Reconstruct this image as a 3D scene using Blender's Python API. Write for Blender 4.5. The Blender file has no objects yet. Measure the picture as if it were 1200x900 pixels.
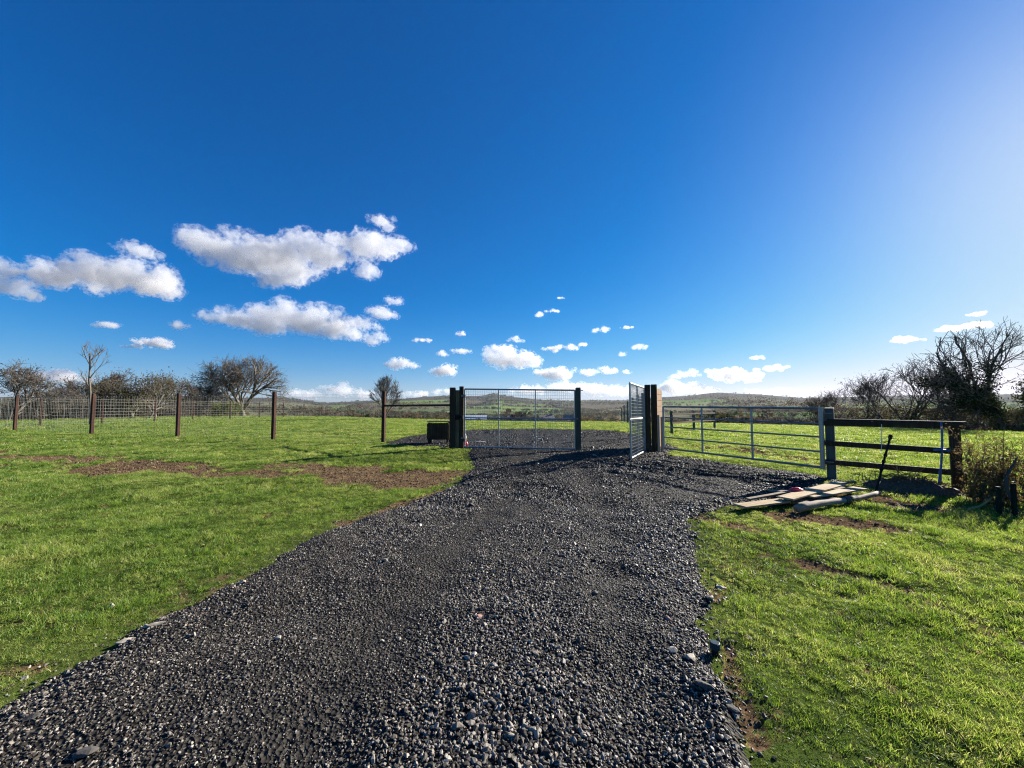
import bpy, bmesh, math, random
import numpy as np
from mathutils import Vector, Matrix, Euler

R = math.radians
PI = math.pi
sc = bpy.context.scene
COL = sc.collection
rng = np.random.default_rng(7)
random.seed(7)

# ------------------------------------------------------------------ camera
F = 451.0                       # focal length in pixels of a 1200 wide frame (ultra wide phone lens)
PITCH = R(2.98)
EYE = 1.5
cam_d = bpy.data.cameras.new('camera')
cam_d.sensor_width = 36.0
cam_d.lens = F / 1200 * 36
cam_d.clip_start = 0.05
cam_d.clip_end = 60000
cam = bpy.data.objects.new('camera', cam_d)
COL.objects.link(cam)
cam.location = (0, 0, EYE)
cam.rotation_euler = (PI / 2 + PITCH, 0, 0)
sc.camera = cam


def ray(px, py):
    cx, cy = (px - 600) / F, -(py - 450) / F
    return Vector((cx, math.cos(PITCH) - cy * math.sin(PITCH), math.sin(PITCH) + cy * math.cos(PITCH)))


def G(px, py, z=0.0):
    """point of the level z seen at a pixel of the photograph"""
    d = ray(px, py)
    t = (z - EYE) / d.z
    return Vector((d.x * t, d.y * t, z))


def D(px, py, depth):
    """point at the distance depth along +Y seen at a pixel"""
    d = ray(px, py)
    t = depth / d.y
    return Vector((d.x * t, depth, EYE + d.z * t))


# ------------------------------------------------------------------ noise
def _hash(ix, iy, seed):
    h = (ix.astype(np.int64) * 374761393 + iy.astype(np.int64) * 668265263 + seed * 1274126177) & 0xffffffff
    h = ((h ^ (h >> 13)) * 1274126177) & 0xffffffff
    return ((h ^ (h >> 16)) & 0xffff) / 65535.0


def vn(x, y, s, seed=0):
    x = np.asarray(x, float) / s
    y = np.asarray(y, float) / s
    ix, iy = np.floor(x), np.floor(y)
    fx, fy = x - ix, y - iy
    fx = fx * fx * (3 - 2 * fx)
    fy = fy * fy * (3 - 2 * fy)
    a = _hash(ix, iy, seed)
    b = _hash(ix + 1, iy, seed)
    c = _hash(ix, iy + 1, seed)
    d = _hash(ix + 1, iy + 1, seed)
    return (a * (1 - fx) + b * fx) * (1 - fy) + (c * (1 - fx) + d * fx) * fy - 0.5


def fbm(x, y, s, seed=0, o=3):
    r = 0
    for k in range(o):
        r = r + vn(x, y, s / 2 ** k, seed + k) / 2 ** k
    return r


def sstep(a, b, x):
    t = np.clip((x - a) / (b - a), 0, 1)
    return t * t * (3 - 2 * t)


# ------------------------------------------------------------------ the track outline and the soil marks (plan view, metres)
def g2(px, py):
    p = G(px, py)
    return (p.x, p.y)


track_poly = [(-2.2, -6), (-2.42, 0.8)] + [g2(*p) for p in (
    (0, 838), (60, 792), (140, 750), (210, 716), (290, 676), (370, 632), (430, 604), (500, 580), (543, 562), (556, 546),
    (549, 532))] + [(-1.35, 12.75), (-2.6, 13.5), (-4.3, 14.2), (-5.0, 15.2), (-4.6, 17.5), (-3.8, 20.5), (-2, 22.3), (2.5, 22.8), (5.6, 21.5),
                    (6.2, 16.5), (5.6, 13.0), (4.75, 12.0), (4.5, 11.5), (5.3, 10.0), (6.3, 8.25), (6.5, 7.6)] + [g2(*p) for p in (
    (958, 563), (925, 578), (885, 589), (850, 597), (812, 604), (806, 615), (815, 650), (829, 700), (834, 740), (838, 775), (845, 810),
    (852, 850), (872, 900))] + [(0.95, 0.6), (1.1, -6)]
TP = np.array(track_poly)


def seg_dist(x, y, ax, ay, bx, by):
    vx, vy = bx - ax, by - ay
    t = np.clip(((x - ax) * vx + (y - ay) * vy) / (vx * vx + vy * vy + 1e-9), 0, 1)
    return np.hypot(x - ax - t * vx, y - ay - t * vy)


def sd_poly(x, y, P):
    """signed distance, positive inside"""
    x = np.asarray(x, float)
    y = np.asarray(y, float)
    d = np.full(x.shape, 1e9)
    ins = np.zeros(x.shape, bool)
    n = len(P)
    for i in range(n):
        ax, ay = P[i]
        bx, by = P[(i + 1) % n]
        d = np.minimum(d, seg_dist(x, y, ax, ay, bx, by))
        c = ((ay > y) != (by > y)) & (x < (bx - ax) * (y - ay) / (by - ay + 1e-12) + ax)
        ins ^= c
    return np.where(ins, d, -d)


def track_sd(x, y):
    return sd_poly(x, y, TP) + 0.16 * fbm(x, y, 0.9, 3) + 0.10 * vn(x, y, 0.16, 9)


def polyline_dist(x, y, pts):
    d = np.full(np.shape(x), 1e9)
    for a, b in zip(pts[:-1], pts[1:]):
        d = np.minimum(d, seg_dist(x, y, a[0], a[1], b[0], b[1]))
    return d


soil_lines = [  # (points in pixels, half width in metres, strength)
    ([(-80, 528), (60, 538), (160, 545), (260, 549), (330, 546), (400, 548), (470, 555), (540, 553)], 0.72, 1.0),
    ([(130, 553), (200, 550), (290, 553), (340, 556)], 0.5, 1.0),
    ([(400, 556), (450, 563), (515, 562), (548, 554)], 0.75, 1.0),
    ([(330, 582), (400, 574), (470, 572)], 0.12, .55),
    ([(415, 612), (470, 595), (525, 574)], 0.22, .9),
    ([(-60, 800), (10, 790), (45, 783)], 0.10, 1.0),
    ([(90, 685), (140, 665), (200, 655)], 0.06, .5),
    ([(270, 610), (330, 600), (420, 588)], 0.10, .5),
    # mud on the other side of the track
    ([(930, 583), (1010, 585), (1080, 592), (1130, 590)], 0.32, 1.0),
    ([(905, 603), (960, 608), (1020, 612), (1060, 622), (1110, 632)], 0.20, 1.0),
    ([(935, 655), (1000, 672), (1060, 690)], 0.10, 1.0),
    ([(1090, 705), (1140, 730)], 0.08, .85),
    ([(815, 605), (850, 612), (880, 622)], 0.2, .85),
    ([(835, 700), (850, 680)], 0.08, .6),
    ([(1000, 775), (1050, 810)], 0.07, .7),
    ([(855, 760), (862, 800), (880, 860)], 0.05, .8),
    ([(1040, 590), (1080, 565), (1110, 570), (1190, 600)], 0.26, .8),
    ([(800, 520), (870, 527), (930, 535), (975, 545)], 0.7, .8),
]
SOIL = [([g2(*p) for p in pts], w, s) for pts, w, s in soil_lines]


def soil(x, y):
    x = np.asarray(x, float)
    y = np.asarray(y, float)
    r = np.zeros(x.shape)
    near = (np.hypot(x, y) < 45)
    xs, ys = x[near], y[near]
    out = np.zeros(xs.shape)
    n1 = fbm(xs, ys, 0.55, 31, 4)
    for pts, w, s in SOIL:
        d = polyline_dist(xs, ys, pts)
        out = np.maximum(out, s * (1 - sstep(0.35, 1.4, d / w + n1 * 1.7)))
    # scattered thin spots
    out = np.maximum(out, 0.4 * sstep(0.27, 0.45, fbm(xs, ys, 0.8, 77, 3)))
    r[near] = out
    return r


# ------------------------------------------------------------------ the lie of the land
RIDGE = [(-900, 464), (-200, 464), (100, 466), (250, 466), (330, 466), (360, 470), (385, 472), (412, 470.5), (465, 468), (498, 464.8), (525, 463.6),
         (560, 464), (580, 461.5), (600, 465), (630, 468), (660, 469.5), (730, 469), (774, 465.5), (807, 463.8), (824, 461.3), (841, 459.9),
         (859, 461), (889, 462), (915, 464.4), (945, 466.6), (1000, 465), (1120, 461.5), (1300, 463), (2200, 466)]
_az, _el = [], []
for px, py in RIDGE:
    d = ray(px, py)
    _az.append(math.atan2(d.x, d.y))
    _el.append(d.z / math.hypot(d.x, d.y))
RIDGE_R = 2700.0


def far_h(r, az):
    k = np.interp(az, [R(-60), R(-42), R(-25), 0, R(60)], [0.00003, 0.00008, .00025, .0009, .0009])
    rb = np.interp(az, [R(-50), R(-25), R(-10), 0, R(20), R(60)], [70, 80, 66, 54, 58, 60])
    q = np.clip(r - 20, 0, None)
    qb = rb - 20
    z = np.where(r < rb, -k * q * q, -k * qb * qb)
    e = np.clip(r - rb, 0, None)
    z = z - 26 * (1 - np.exp(-e / 190.0 * 1.0))
    ridge = np.interp(az, _az, _el) * RIDGE_R + EYE
    t = np.clip((r - 800) / (RIDGE_R - 800), 0, 1)
    rise = t ** 1.35
    x, y = r * np.sin(az), r * np.cos(az)
    und = fbm(x, y, 620, 51, 3) * 34 * sstep(350, 900, r) * (1 - t ** 3)
    z = z + (ridge - z) * rise * (r >= 800) + und * (1 - 0.75 * rise)
    z = np.where(r > RIDGE_R, ridge - (r - RIDGE_R) * 0.1, z)
    return z


def gz(x, y):
    x = np.asarray(x, float)
    y = np.asarray(y, float)
    r = np.hypot(x, y)
    az = np.arctan2(x, y)
    z = far_h(r, az)
    near = 1 - sstep(30, 60, r)
    z = z + near * (0.05 * vn(x, y, 3.1, 11) + 0.036 * vn(x, y, 0.7, 12) + 0.040 * vn(x, y, .26, 13) * np.clip(vn(x, y, 1.7, 14) + .75, .2, 1.2) * (1 - sstep(14, 24, r)))
    return z


def gzf(x, y):
    return float(gz(np.array([x]), np.array([y]))[0])


def on_ground(px, py):
    """ground point seen at a pixel (iterates on the uneven ground)"""
    p = G(px, py)
    for _ in range(6):
        z = gzf(p.x, p.y)
        p = G(px, py, z)
    return p


def at_depth(px, depth, sink=0.0):
    x = (px - 600) / F * depth / math.cos(PITCH) * 1.0
    return Vector((x, depth, gzf(x, depth) - sink))


# ------------------------------------------------------------------ materials
def new_mat(name):
    m = bpy.data.materials.new(name)
    m.use_nodes = True
    nt = m.node_tree
    nt.nodes.clear()
    out = nt.nodes.new('ShaderNodeOutputMaterial')
    return m, nt, out


def N(nt, typ, **kw):
    n = nt.nodes.new(typ)
    for k, v in kw.items():
        if k in n.inputs:
            n.inputs[k].default_value = v
        else:
            setattr(n, k, v)
    return n


def ramp(nt, fac, stops, interp='LINEAR'):
    r = nt.nodes.new('ShaderNodeValToRGB')
    r.color_ramp.interpolation = interp
    e = r.color_ramp.elements
    while len(e) < len(stops):
        e.new(0.5)
    for el, (p, c) in zip(e, stops):
        el.position = p
        el.color = (*c, 1) if len(c) == 3 else c
    nt.links.new(fac, r.inputs[0])
    return r.outputs[0]


def noise(nt, vec, scale, detail=4, rough=0.55, dist=0.0):
    n = nt.nodes.new('ShaderNodeTexNoise')
    n.inputs['Scale'].default_value = scale
    n.inputs['Detail'].default_value = detail
    n.inputs['Roughness'].default_value = rough
    n.inputs['Distortion'].default_value = dist
    if vec is not None:
        nt.links.new(vec, n.inputs['Vector'])
    return n.outputs['Fac']


def mixc(nt, fac, a, b, mode='MIX'):
    m = nt.nodes.new('ShaderNodeMix')
    m.data_type = 'RGBA'
    m.blend_type = mode
    for s, v in ((0, fac), (6, a), (7, b)):
        if isinstance(v, (int, float)):
            m.inputs[s].default_value = v
        elif isinstance(v, tuple):
            m.inputs[s].default_value = (*v, 1) if len(v) == 3 else v
        else:
            nt.links.new(v, m.inputs[s])
    return m.outputs[2]


def math_n(nt, op, a, b=0.0, clamp=False):
    m = nt.nodes.new('ShaderNodeMath')
    m.operation = op
    m.use_clamp = clamp
    for s, v in ((0, a), (1, b)):
        if isinstance(v, (int, float)):
            m.inputs[s].default_value = v
        else:
            nt.links.new(v, m.inputs[s])
    return m.outputs[0]


def bump(nt, h, strength, dist=0.01):
    b = nt.nodes.new('ShaderNodeBump')
    b.inputs['Strength'].default_value = strength
    b.inputs['Distance'].default_value = dist
    nt.links.new(h, b.inputs['Height'])
    return b.outputs[0]


def geo_pos(nt):
    return nt.nodes.new('ShaderNodeNewGeometry').outputs['Position']


def obj_rand(nt):
    return nt.nodes.new('ShaderNodeObjectInfo').outputs['Random']


def mapping(nt, vec, scale=(1, 1, 1), rot=(0, 0, 0)):
    m = nt.nodes.new('ShaderNodeMapping')
    m.inputs['Scale'].default_value = scale
    m.inputs['Rotation'].default_value = rot
    nt.links.new(vec, m.inputs['Vector'])
    return m.outputs[0]


def pbr(nt, out, col, rough=0.7, normal=None, spec=0.5, metal=0.0):
    p = nt.nodes.new('ShaderNodeBsdfPrincipled')
    for k, v in (('Base Color', col), ('Roughness', rough), ('Metallic', metal), ('Specular IOR Level', spec)):
        if isinstance(v, tuple):
            p.inputs[k].default_value = (*v, 1)
        elif isinstance(v, (int, float)):
            p.inputs[k].default_value = v
        else:
            nt.links.new(v, p.inputs[k])
    if normal is not None:
        nt.links.new(normal, p.inputs['Normal'])
    nt.links.new(p.outputs[0], out.inputs['Surface'])
    return p


def wood(name, stops, yaw=0.0, along='z', rough=0.8, fine=1.0):
    m, nt, out = new_mat(name)
    pos = geo_pos(nt)
    v = mapping(nt, pos, rot=(0, 0, -yaw))
    s = {'x': (1.2, 26, 26), 'y': (26, 1.2, 26), 'z': (26, 26, 1.2)}[along]
    v = mapping(nt, v, scale=tuple(a * fine for a in s))
    g = noise(nt, v, 1.0, 6, 0.65, 0.6)
    b = noise(nt, pos, 3.0, 4, 0.6)
    f = math_n(nt, 'ADD', math_n(nt, 'MULTIPLY', g, 0.7), math_n(nt, 'MULTIPLY', b, 0.3))
    c = ramp(nt, f, stops)
    pbr(nt, out, c, rough, bump(nt, g, 0.7, 0.010), 0.15)
    return m


def plain(name, col, rough=0.6, var=0.25, scale=20, metal=0.0, bumps=0.2, spec=0.5):
    m, nt, out = new_mat(name)
    pos = geo_pos(nt)
    n = noise(nt, pos, scale, 5, 0.6)
    lo = tuple(c * (1 - var) for c in col)
    hi = tuple(min(1, c * (1 + var)) for c in col)
    c = ramp(nt, n, [(0.3, lo), (0.7, hi)])
    rr = ramp(nt, n, [(0.3, (rough * .8,) * 3), (0.7, (min(1, rough * 1.2),) * 3)])
    pbr(nt, out, c, rr, bump(nt, n, bumps, 0.005), spec, metal)
    return m


M = {}
M['galv'] = plain('galvanised_steel', (0.30, 0.32, 0.33), 0.42, 0.2, 30, 0.75, 0.1)
M['galv_dull'] = plain('weathered_galvanised_steel', (0.20, 0.21, 0.215), 0.5, 0.25, 30, 0.5, 0.1)
M['wire'] = plain('bright_fence_wire', (0.28, 0.28, 0.26), 0.4, 0.15, 40, 0.6, 0.0)
M['wire_dark'] = plain('gate_mesh_wire', (0.25, 0.27, 0.28), 0.45, 0.2, 40, 0.5, 0.0)
M['post_red'] = wood('red_brown_fence_timber', [(0.3, (0.018, 0.009, 0.007)), (0.55, (0.05, 0.023, 0.016)), (0.75, (0.11, 0.062, 0.045))])
M['sleeper'] = wood('dark_creosoted_timber', [(0.3, (0.020, 0.014, 0.009)), (0.55, (0.052, 0.036, 0.022)), (0.75, (0.13, 0.095, 0.058))])
M['sleeper_raw'] = wood('raw_orange_timber_board', [(0.3, (0.10, 0.05, 0.026)), (0.55, (0.20, 0.115, 0.06)), (0.75, (0.28, 0.18, 0.10))])
M['sleeper_mid'] = wood('aged_brown_timber_board', [(0.3, (0.12, 0.085, 0.045)), (0.55, (0.24, 0.18, 0.10)), (0.75, (0.36, 0.29, 0.18))])
M['post_green'] = plain('dark_green_paint', (0.018, 0.038, 0.028), 0.5, 0.35, 12)
M['post_grey'] = wood('green_grey_treated_timber', [(0.3, (0.05, 0.06, 0.055)), (0.55, (0.10, 0.115, 0.105)), (0.75, (0.18, 0.19, 0.17))])
M['black_tool'] = plain('black_iron', (0.012, 0.011, 0.010), 0.75, 0.4, 40, 0, 0.2, 0.15)
M['stake'] = plain('dark_green_stake', (0.010, 0.017, 0.012), 0.85, 0.4, 20, 0, 0.2, 0.1)
M['blue_pipe'] = plain('blue_plastic', (0.02, 0.12, 0.32), 0.45, 0.2, 10)
M['teal'] = plain('teal_plastic', (0.006, 0.032, 0.048), 0.6, 0.2, 30, 0, 0.2, 0.2)
M['red_bag'] = plain('red_plastic_bag', (0.62, 0.03, 0.07), 0.35, 0.25, 14, 0, 0.5)
M['cream'] = plain('cream_plastic', (0.75, 0.68, 0.45), 0.5, 0.1, 14)
M['white_pale'] = plain('pale_offcut', (0.6, 0.58, 0.54), 0.7, 0.15, 9)
M['bark'] = plain('grey_brown_bark', (0.115, 0.096, 0.076), 0.9, 0.4, 6, 0, 0.6)
M['bark_pale'] = plain('pale_grey_bark', (0.085, 0.072, 0.058), 0.9, 0.3, 6, 0, 0.6)
M['bark_dark'] = plain('dark_bark', (0.062, 0.050, 0.038), 0.9, 0.4, 6, 0, 0.6)
M['rope'] = plain('ochre_hose_plastic', (0.35, 0.26, 0.09), 0.6, 0.2, 20)
M['string'] = plain('white_twine', (0.6, 0.6, 0.58), 0.8, 0.1, 20)


def leaf_mat(name, stops, trans=0.4, rough=0.5, blades=False, spec=0.3, patch_scale=0.35):
    m, nt, out = new_mat(name)
    rnd = obj_rand(nt)
    pos = geo_pos(nt)
    n = noise(nt, pos, patch_scale, 5, 0.65)
    n = math_n(nt, 'ADD', math_n(nt, 'MULTIPLY', n, 1.9), -0.45, True)
    n2 = N(nt, 'ShaderNodeAttribute', attribute_name='blade').outputs['Fac'] if blades else noise(nt, pos, 9, 2, 0.6)
    f = math_n(nt, 'ADD', math_n(nt, 'ADD', math_n(nt, 'MULTIPLY', rnd, 0.2 if blades else .35), math_n(nt, 'MULTIPLY', n, 0.45)),
               math_n(nt, 'MULTIPLY', n2, 0.35 if blades else .2))
    c = ramp(nt, f, stops)
    p = nt.nodes.new('ShaderNodeBsdfPrincipled')
    p.inputs['Roughness'].default_value = rough
    p.inputs['Specular IOR Level'].default_value = spec
    nt.links.new(c, p.inputs['Base Color'])
    t = nt.nodes.new('ShaderNodeBsdfTranslucent')
    hs = N(nt, 'ShaderNodeHueSaturation', Saturation=1.05, Value=1.5, Hue=0.48)
    nt.links.new(c, hs.inputs['Color'])
    nt.links.new(hs.outputs[0], t.inputs['Color'])
    mx = nt.nodes.new('ShaderNodeMixShader')
    mx.inputs[0].default_value = trans
    nt.links.new(p.outputs[0], mx.inputs[1])
    nt.links.new(t.outputs[0], mx.inputs[2])
    nt.links.new(mx.outputs[0], out.inputs['Surface'])
    return m


M['grass'] = leaf_mat('grass_blades', [(0.22, (0.020, 0.056, 0.008)), (0.39, (0.083, 0.176, 0.021)), (0.57, (0.20, 0.285, 0.046)), (0.77, (0.42, 0.43, 0.15))],
                      0.5, 0.42, True, spec=0.35, patch_scale=0.9)
M['clover'] = leaf_mat('clover_leaves', [(0.25, (0.035, 0.09, 0.012)), (0.5, (0.065, 0.13, 0.018)), (0.75, (0.11, 0.16, 0.03))], 0.45, 0.7, spec=0.08)
M['straw'] = leaf_mat('dry_straw', [(0.3, (0.16, 0.11, 0.045)), (0.5, (0.30, 0.22, 0.09)), (0.7, (0.42, 0.33, 0.17))], 0.3, 0.6)
M['weed'] = leaf_mat('dead_brown_weed', [(0.3, (0.045, 0.034, 0.012)), (0.5, (0.11, 0.085, 0.032)), (0.7, (0.22, 0.175, 0.075))], 0.35, 0.6)
M['ivy'] = leaf_mat('dark_ivy_leaves', [(0.3, (0.012, 0.022, 0.007)), (0.5, (0.024, 0.04, 0.011)), (0.7, (0.05, 0.065, 0.02))], 0.2, 0.85, spec=0.04)
M['olive_leaf'] = leaf_mat('olive_brown_leaves', [(0.3, (0.04, 0.036, 0.010)), (0.5, (0.085, 0.075, 0.022)), (0.7, (0.15, 0.125, 0.045))], 0.3, 0.85, spec=0.04)
M['russet_leaf'] = leaf_mat('russet_leaves', [(0.3, (0.045, 0.032, 0.018)), (0.5, (0.085, 0.062, 0.036)), (0.7, (0.14, 0.105, 0.065))], 0.3, 0.85, spec=0.04)
M['bramble_leaf'] = leaf_mat('yellow_green_leaves', [(0.3, (0.07, 0.09, 0.015)), (0.5, (0.13, 0.15, 0.03)), (0.7, (0.2, 0.2, 0.06))], 0.35, 0.85, spec=0.04)

# ------------------------------------------------------------------ mesh building
class MB:
    def __init__(s):
        s.v, s.f = [], []

    def add(s, vs, fs):
        o = len(s.v)
        s.v += [tuple(p) for p in vs]
        s.f += [tuple(i + o for i in f) for f in fs]
        return s

    def bar(s, p0, p1, w, h, up=(0, 0, 1), taper=1.0):
        """square timber from p0 to p1; w across, h along up"""
        p0, p1 = Vector(p0), Vector(p1)
        d = (p1 - p0).normalized()
        u = Vector(up)
        if abs(d.dot(u)) > 0.98:
            u = Vector((0, 1, 0))
        a = d.cross(u).normalized()
        b = a.cross(d).normalized()
        vs = []
        for p, t in ((p0, 1), (p1, taper)):
            for sx, sy in ((-1, -1), (1, -1), (1, 1), (-1, 1)):
                vs.append(p + a * (sx * w / 2 * t) + b * (sy * h / 2 * t))
        return s.add(vs, [(3, 2, 1, 0), (4, 5, 6, 7), (0, 1, 5, 4), (1, 2, 6, 5), (2, 3, 7, 6), (3, 0, 4, 7)])

    def post(s, p, w, dpt, h, yaw=0.0, top=0.0, lean=(0, 0)):
        """upright timber on p, w along its own x, dpt along its own y; top = how far one edge of the top is cut down"""
        c, sn = math.cos(yaw), math.sin(yaw)
        vs = []
        for z in (-0.25, h):
            for sx, sy in ((-1, -1), (1, -1), (1, 1), (-1, 1)):
                x, y = sx * w / 2, sy * dpt / 2
                zz = z - (top if (z > 0 and sy < 0) else 0)
                k = z / h if z > 0 else 0
                vs.append((p[0] + x * c - y * sn + lean[0] * k, p[1] + x * sn + y * c + lean[1] * k, p[2] + zz))
        return s.add(vs, [(3, 2, 1, 0), (4, 5, 6, 7), (0, 1, 5, 4), (1, 2, 6, 5), (2, 3, 7, 6), (3, 0, 4, 7)])

    def tube(s, pts, radii, n=6, cap=True):
        pts = [Vector(p) for p in pts]
        if isinstance(radii, (int, float)):
            radii = [radii] * len(pts)
        o = len(s.v)
        d = (pts[1] - pts[0]).normalized()
        u = Vector((0, 0, 1)) if abs(d.z) < 0.9 else Vector((1, 0, 0))
        a = d.cross(u).normalized()
        for i, p in enumerate(pts):
            if i == 0:
                d = pts[1] - pts[0]
            elif i == len(pts) - 1:
                d = pts[-1] - pts[-2]
            else:
                d = pts[i + 1] - pts[i - 1]
            d.normalize()
            a = a - d * a.dot(d)
            if a.length < 1e-6:
                a = d.orthogonal()
            a.normalize()
            b = d.cross(a)
            for k in range(n):
                t = 2 * PI * k / n
                s.v.append(tuple(p + (a * math.cos(t) + b * math.sin(t)) * radii[i]))
        for i in range(len(pts) - 1):
            for k in range(n):
                k2 = (k + 1) % n
                s.f.append((o + i * n + k, o + i * n + k2, o + (i + 1) * n + k2, o + (i + 1) * n + k))
        if cap:
            s.f.append(tuple(o + k for k in reversed(range(n))))
            e = o + (len(pts) - 1) * n
            s.f.append(tuple(e + k for k in range(n)))
        return s

    def build(s, name, mat, parent=None, loc=None, smooth=False, bevel=0.0):
        me = bpy.data.meshes.new(name)
        base = Vector(loc) if loc is not None else (parent_world(parent) if parent else Vector((0, 0, 0)))
        vs = [(x - base.x, y - base.y, z - base.z) for x, y, z in s.v]
        me.from_pydata(vs, [], s.f)
        me.materials.append(mat)
        if smooth:
            me.polygons.foreach_set('use_smooth', [True] * len(me.polygons))
        o = bpy.data.objects.new(name, me)
        COL.objects.link(o)
        if parent is not None:
            o.parent = parent
            if loc is not None:
                o.location = base - parent_world(parent)
        elif loc is not None:
            o.location = base
        if bevel:
            b = o.modifiers.new('bevel', 'BEVEL')
            b.width = bevel
            b.segments = 2
            b.limit_method = 'ANGLE'
        return o


def parent_world(o):
    p = Vector((0, 0, 0))
    while o is not None:
        p += o.location
        o = o.parent
    return p


def tag(o, label=None, cat=None, group=None, kind=None):
    if label:
        o['label'] = label
    if cat:
        o['category'] = cat
    if group:
        o['group'] = group
    if kind:
        o['kind'] = kind
    return o


def thing(name, label, cat, loc, group=None):
    o = bpy.data.objects.new(name, None)
    o.empty_display_size = 0.2
    COL.objects.link(o)
    o.location = loc
    return tag(o, label, cat, group)


def mesh_obj(name, verts, faces, mat, link=True):
    me = bpy.data.meshes.new(name)
    me.from_pydata([tuple(v) for v in verts], [], faces)
    if mat:
        me.materials.append(mat)
    o = bpy.data.objects.new(name, me)
    if link:
        COL.objects.link(o)
    return o


# ------------------------------------------------------------------ geometry-node scatter (stuff only)
def scatter(name, pts, rot, scl, idx, sources, label, mat=None):
    coll = bpy.data.collections.new(name + '_kinds')
    for s in sources:
        coll.objects.link(s)
    me = bpy.data.meshes.new(name)
    me.from_pydata([tuple(p) for p in pts], [], [])
    n = len(pts)
    a = me.attributes.new('rot', 'FLOAT_VECTOR', 'POINT')
    a.data.foreach_set('vector', np.asarray(rot, np.float32).ravel())
    a = me.attributes.new('scl', 'FLOAT_VECTOR', 'POINT')
    s3 = np.asarray(scl, np.float32)
    if s3.ndim == 1:
        s3 = np.repeat(s3[:, None], 3, 1)
    a.data.foreach_set('vector', s3.ravel())
    a = me.attributes.new('idx', 'INT', 'POINT')
    a.data.foreach_set('value', np.asarray(idx, np.int32))
    o = bpy.data.objects.new(name, me)
    COL.objects.link(o)
    if mat:
        me.materials.append(mat)
    ng = bpy.data.node_groups.new(name + '_spread', 'GeometryNodeTree')
    ng.interface.new_socket('Geometry', in_out='INPUT', socket_type='NodeSocketGeometry')
    ng.interface.new_socket('Geometry', in_out='OUTPUT', socket_type='NodeSocketGeometry')
    gi = ng.nodes.new('NodeGroupInput')
    go = ng.nodes.new('NodeGroupOutput')
    iop = ng.nodes.new('GeometryNodeInstanceOnPoints')
    ci = ng.nodes.new('GeometryNodeCollectionInfo')
    ci.inputs['Collection'].default_value = coll
    ci.inputs['Separate Children'].default_value = True
    ci.inputs['Reset Children'].default_value = True

    def attr(nm, dt):
        q = ng.nodes.new('GeometryNodeInputNamedAttribute')
        q.data_type = dt
        q.inputs['Name'].default_value = nm
        return q.outputs['Attribute']
    er = ng.nodes.new('FunctionNodeEulerToRotation')
    L = ng.links.new
    L(attr('rot', 'FLOAT_VECTOR'), er.inputs[0])
    L(gi.outputs[0], iop.inputs['Points'])
    L(ci.outputs[0], iop.inputs['Instance'])
    iop.inputs['Pick Instance'].default_value = True
    L(attr('idx', 'INT'), iop.inputs['Instance Index'])
    L(er.outputs[0], iop.inputs['Rotation'])
    L(attr('scl', 'FLOAT_VECTOR'), iop.inputs['Scale'])
    L(iop.outputs[0], go.inputs[0])
    md = o.modifiers.new('spread', 'NODES')
    md.node_group = ng
    tag(o, label, None, None, 'stuff')
    return o


def src(name, verts, faces, mat, smooth=False):
    o = mesh_obj(name, verts, faces, mat, link=False)
    if smooth:
        o.data.polygons.foreach_set('use_smooth', [True] * len(o.data.polygons))
    return o

# ================================================================== CLOUDS: bodies of scattering vapour high over the land
from mathutils import noise as mnoise


def cloud_mat(name, dens, scale, lo, hi):
    m, nt, out = new_mat(name)
    v = nt.nodes.new('ShaderNodeVolumePrincipled')
    v.inputs['Color'].default_value = (0.95, 0.95, 0.955, 1)
    v.inputs['Anisotropy'].default_value = 0.45
    nt.links.new(v.outputs[0], out.inputs['Volume'])
    if lo is None:
        v.inputs['Density'].default_value = dens
        return m
    tc = nt.nodes.new('ShaderNodeTexCoord')
    n = noise(nt, tc.outputs['Object'], 1.0 / scale, 6, 0.66, 0.5)
    mr = N(nt, 'ShaderNodeMapRange')
    mr.inputs['From Min'].default_value = lo
    mr.inputs['From Max'].default_value = hi
    mr.inputs['To Min'].default_value = 0.0
    mr.inputs['To Max'].default_value = dens
    nt.links.new(n, mr.inputs['Value'])
    nt.links.new(mr.outputs[0], v.inputs['Density'])
    m.cycles.volume_step_rate = 0.4
    return m


_ico = bmesh.new()
bmesh.ops.create_icosphere(_ico, subdivisions=2, radius=1)
for _i, _v in enumerate(_ico.verts):
    _v.index = _i
ICO_V = np.array([tuple(v.co) for v in _ico.verts])
ICO_F = [tuple(v.index for v in f.verts) for f in _ico.faces]
_ico.free()
CLOUD_MAT = {}


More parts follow.
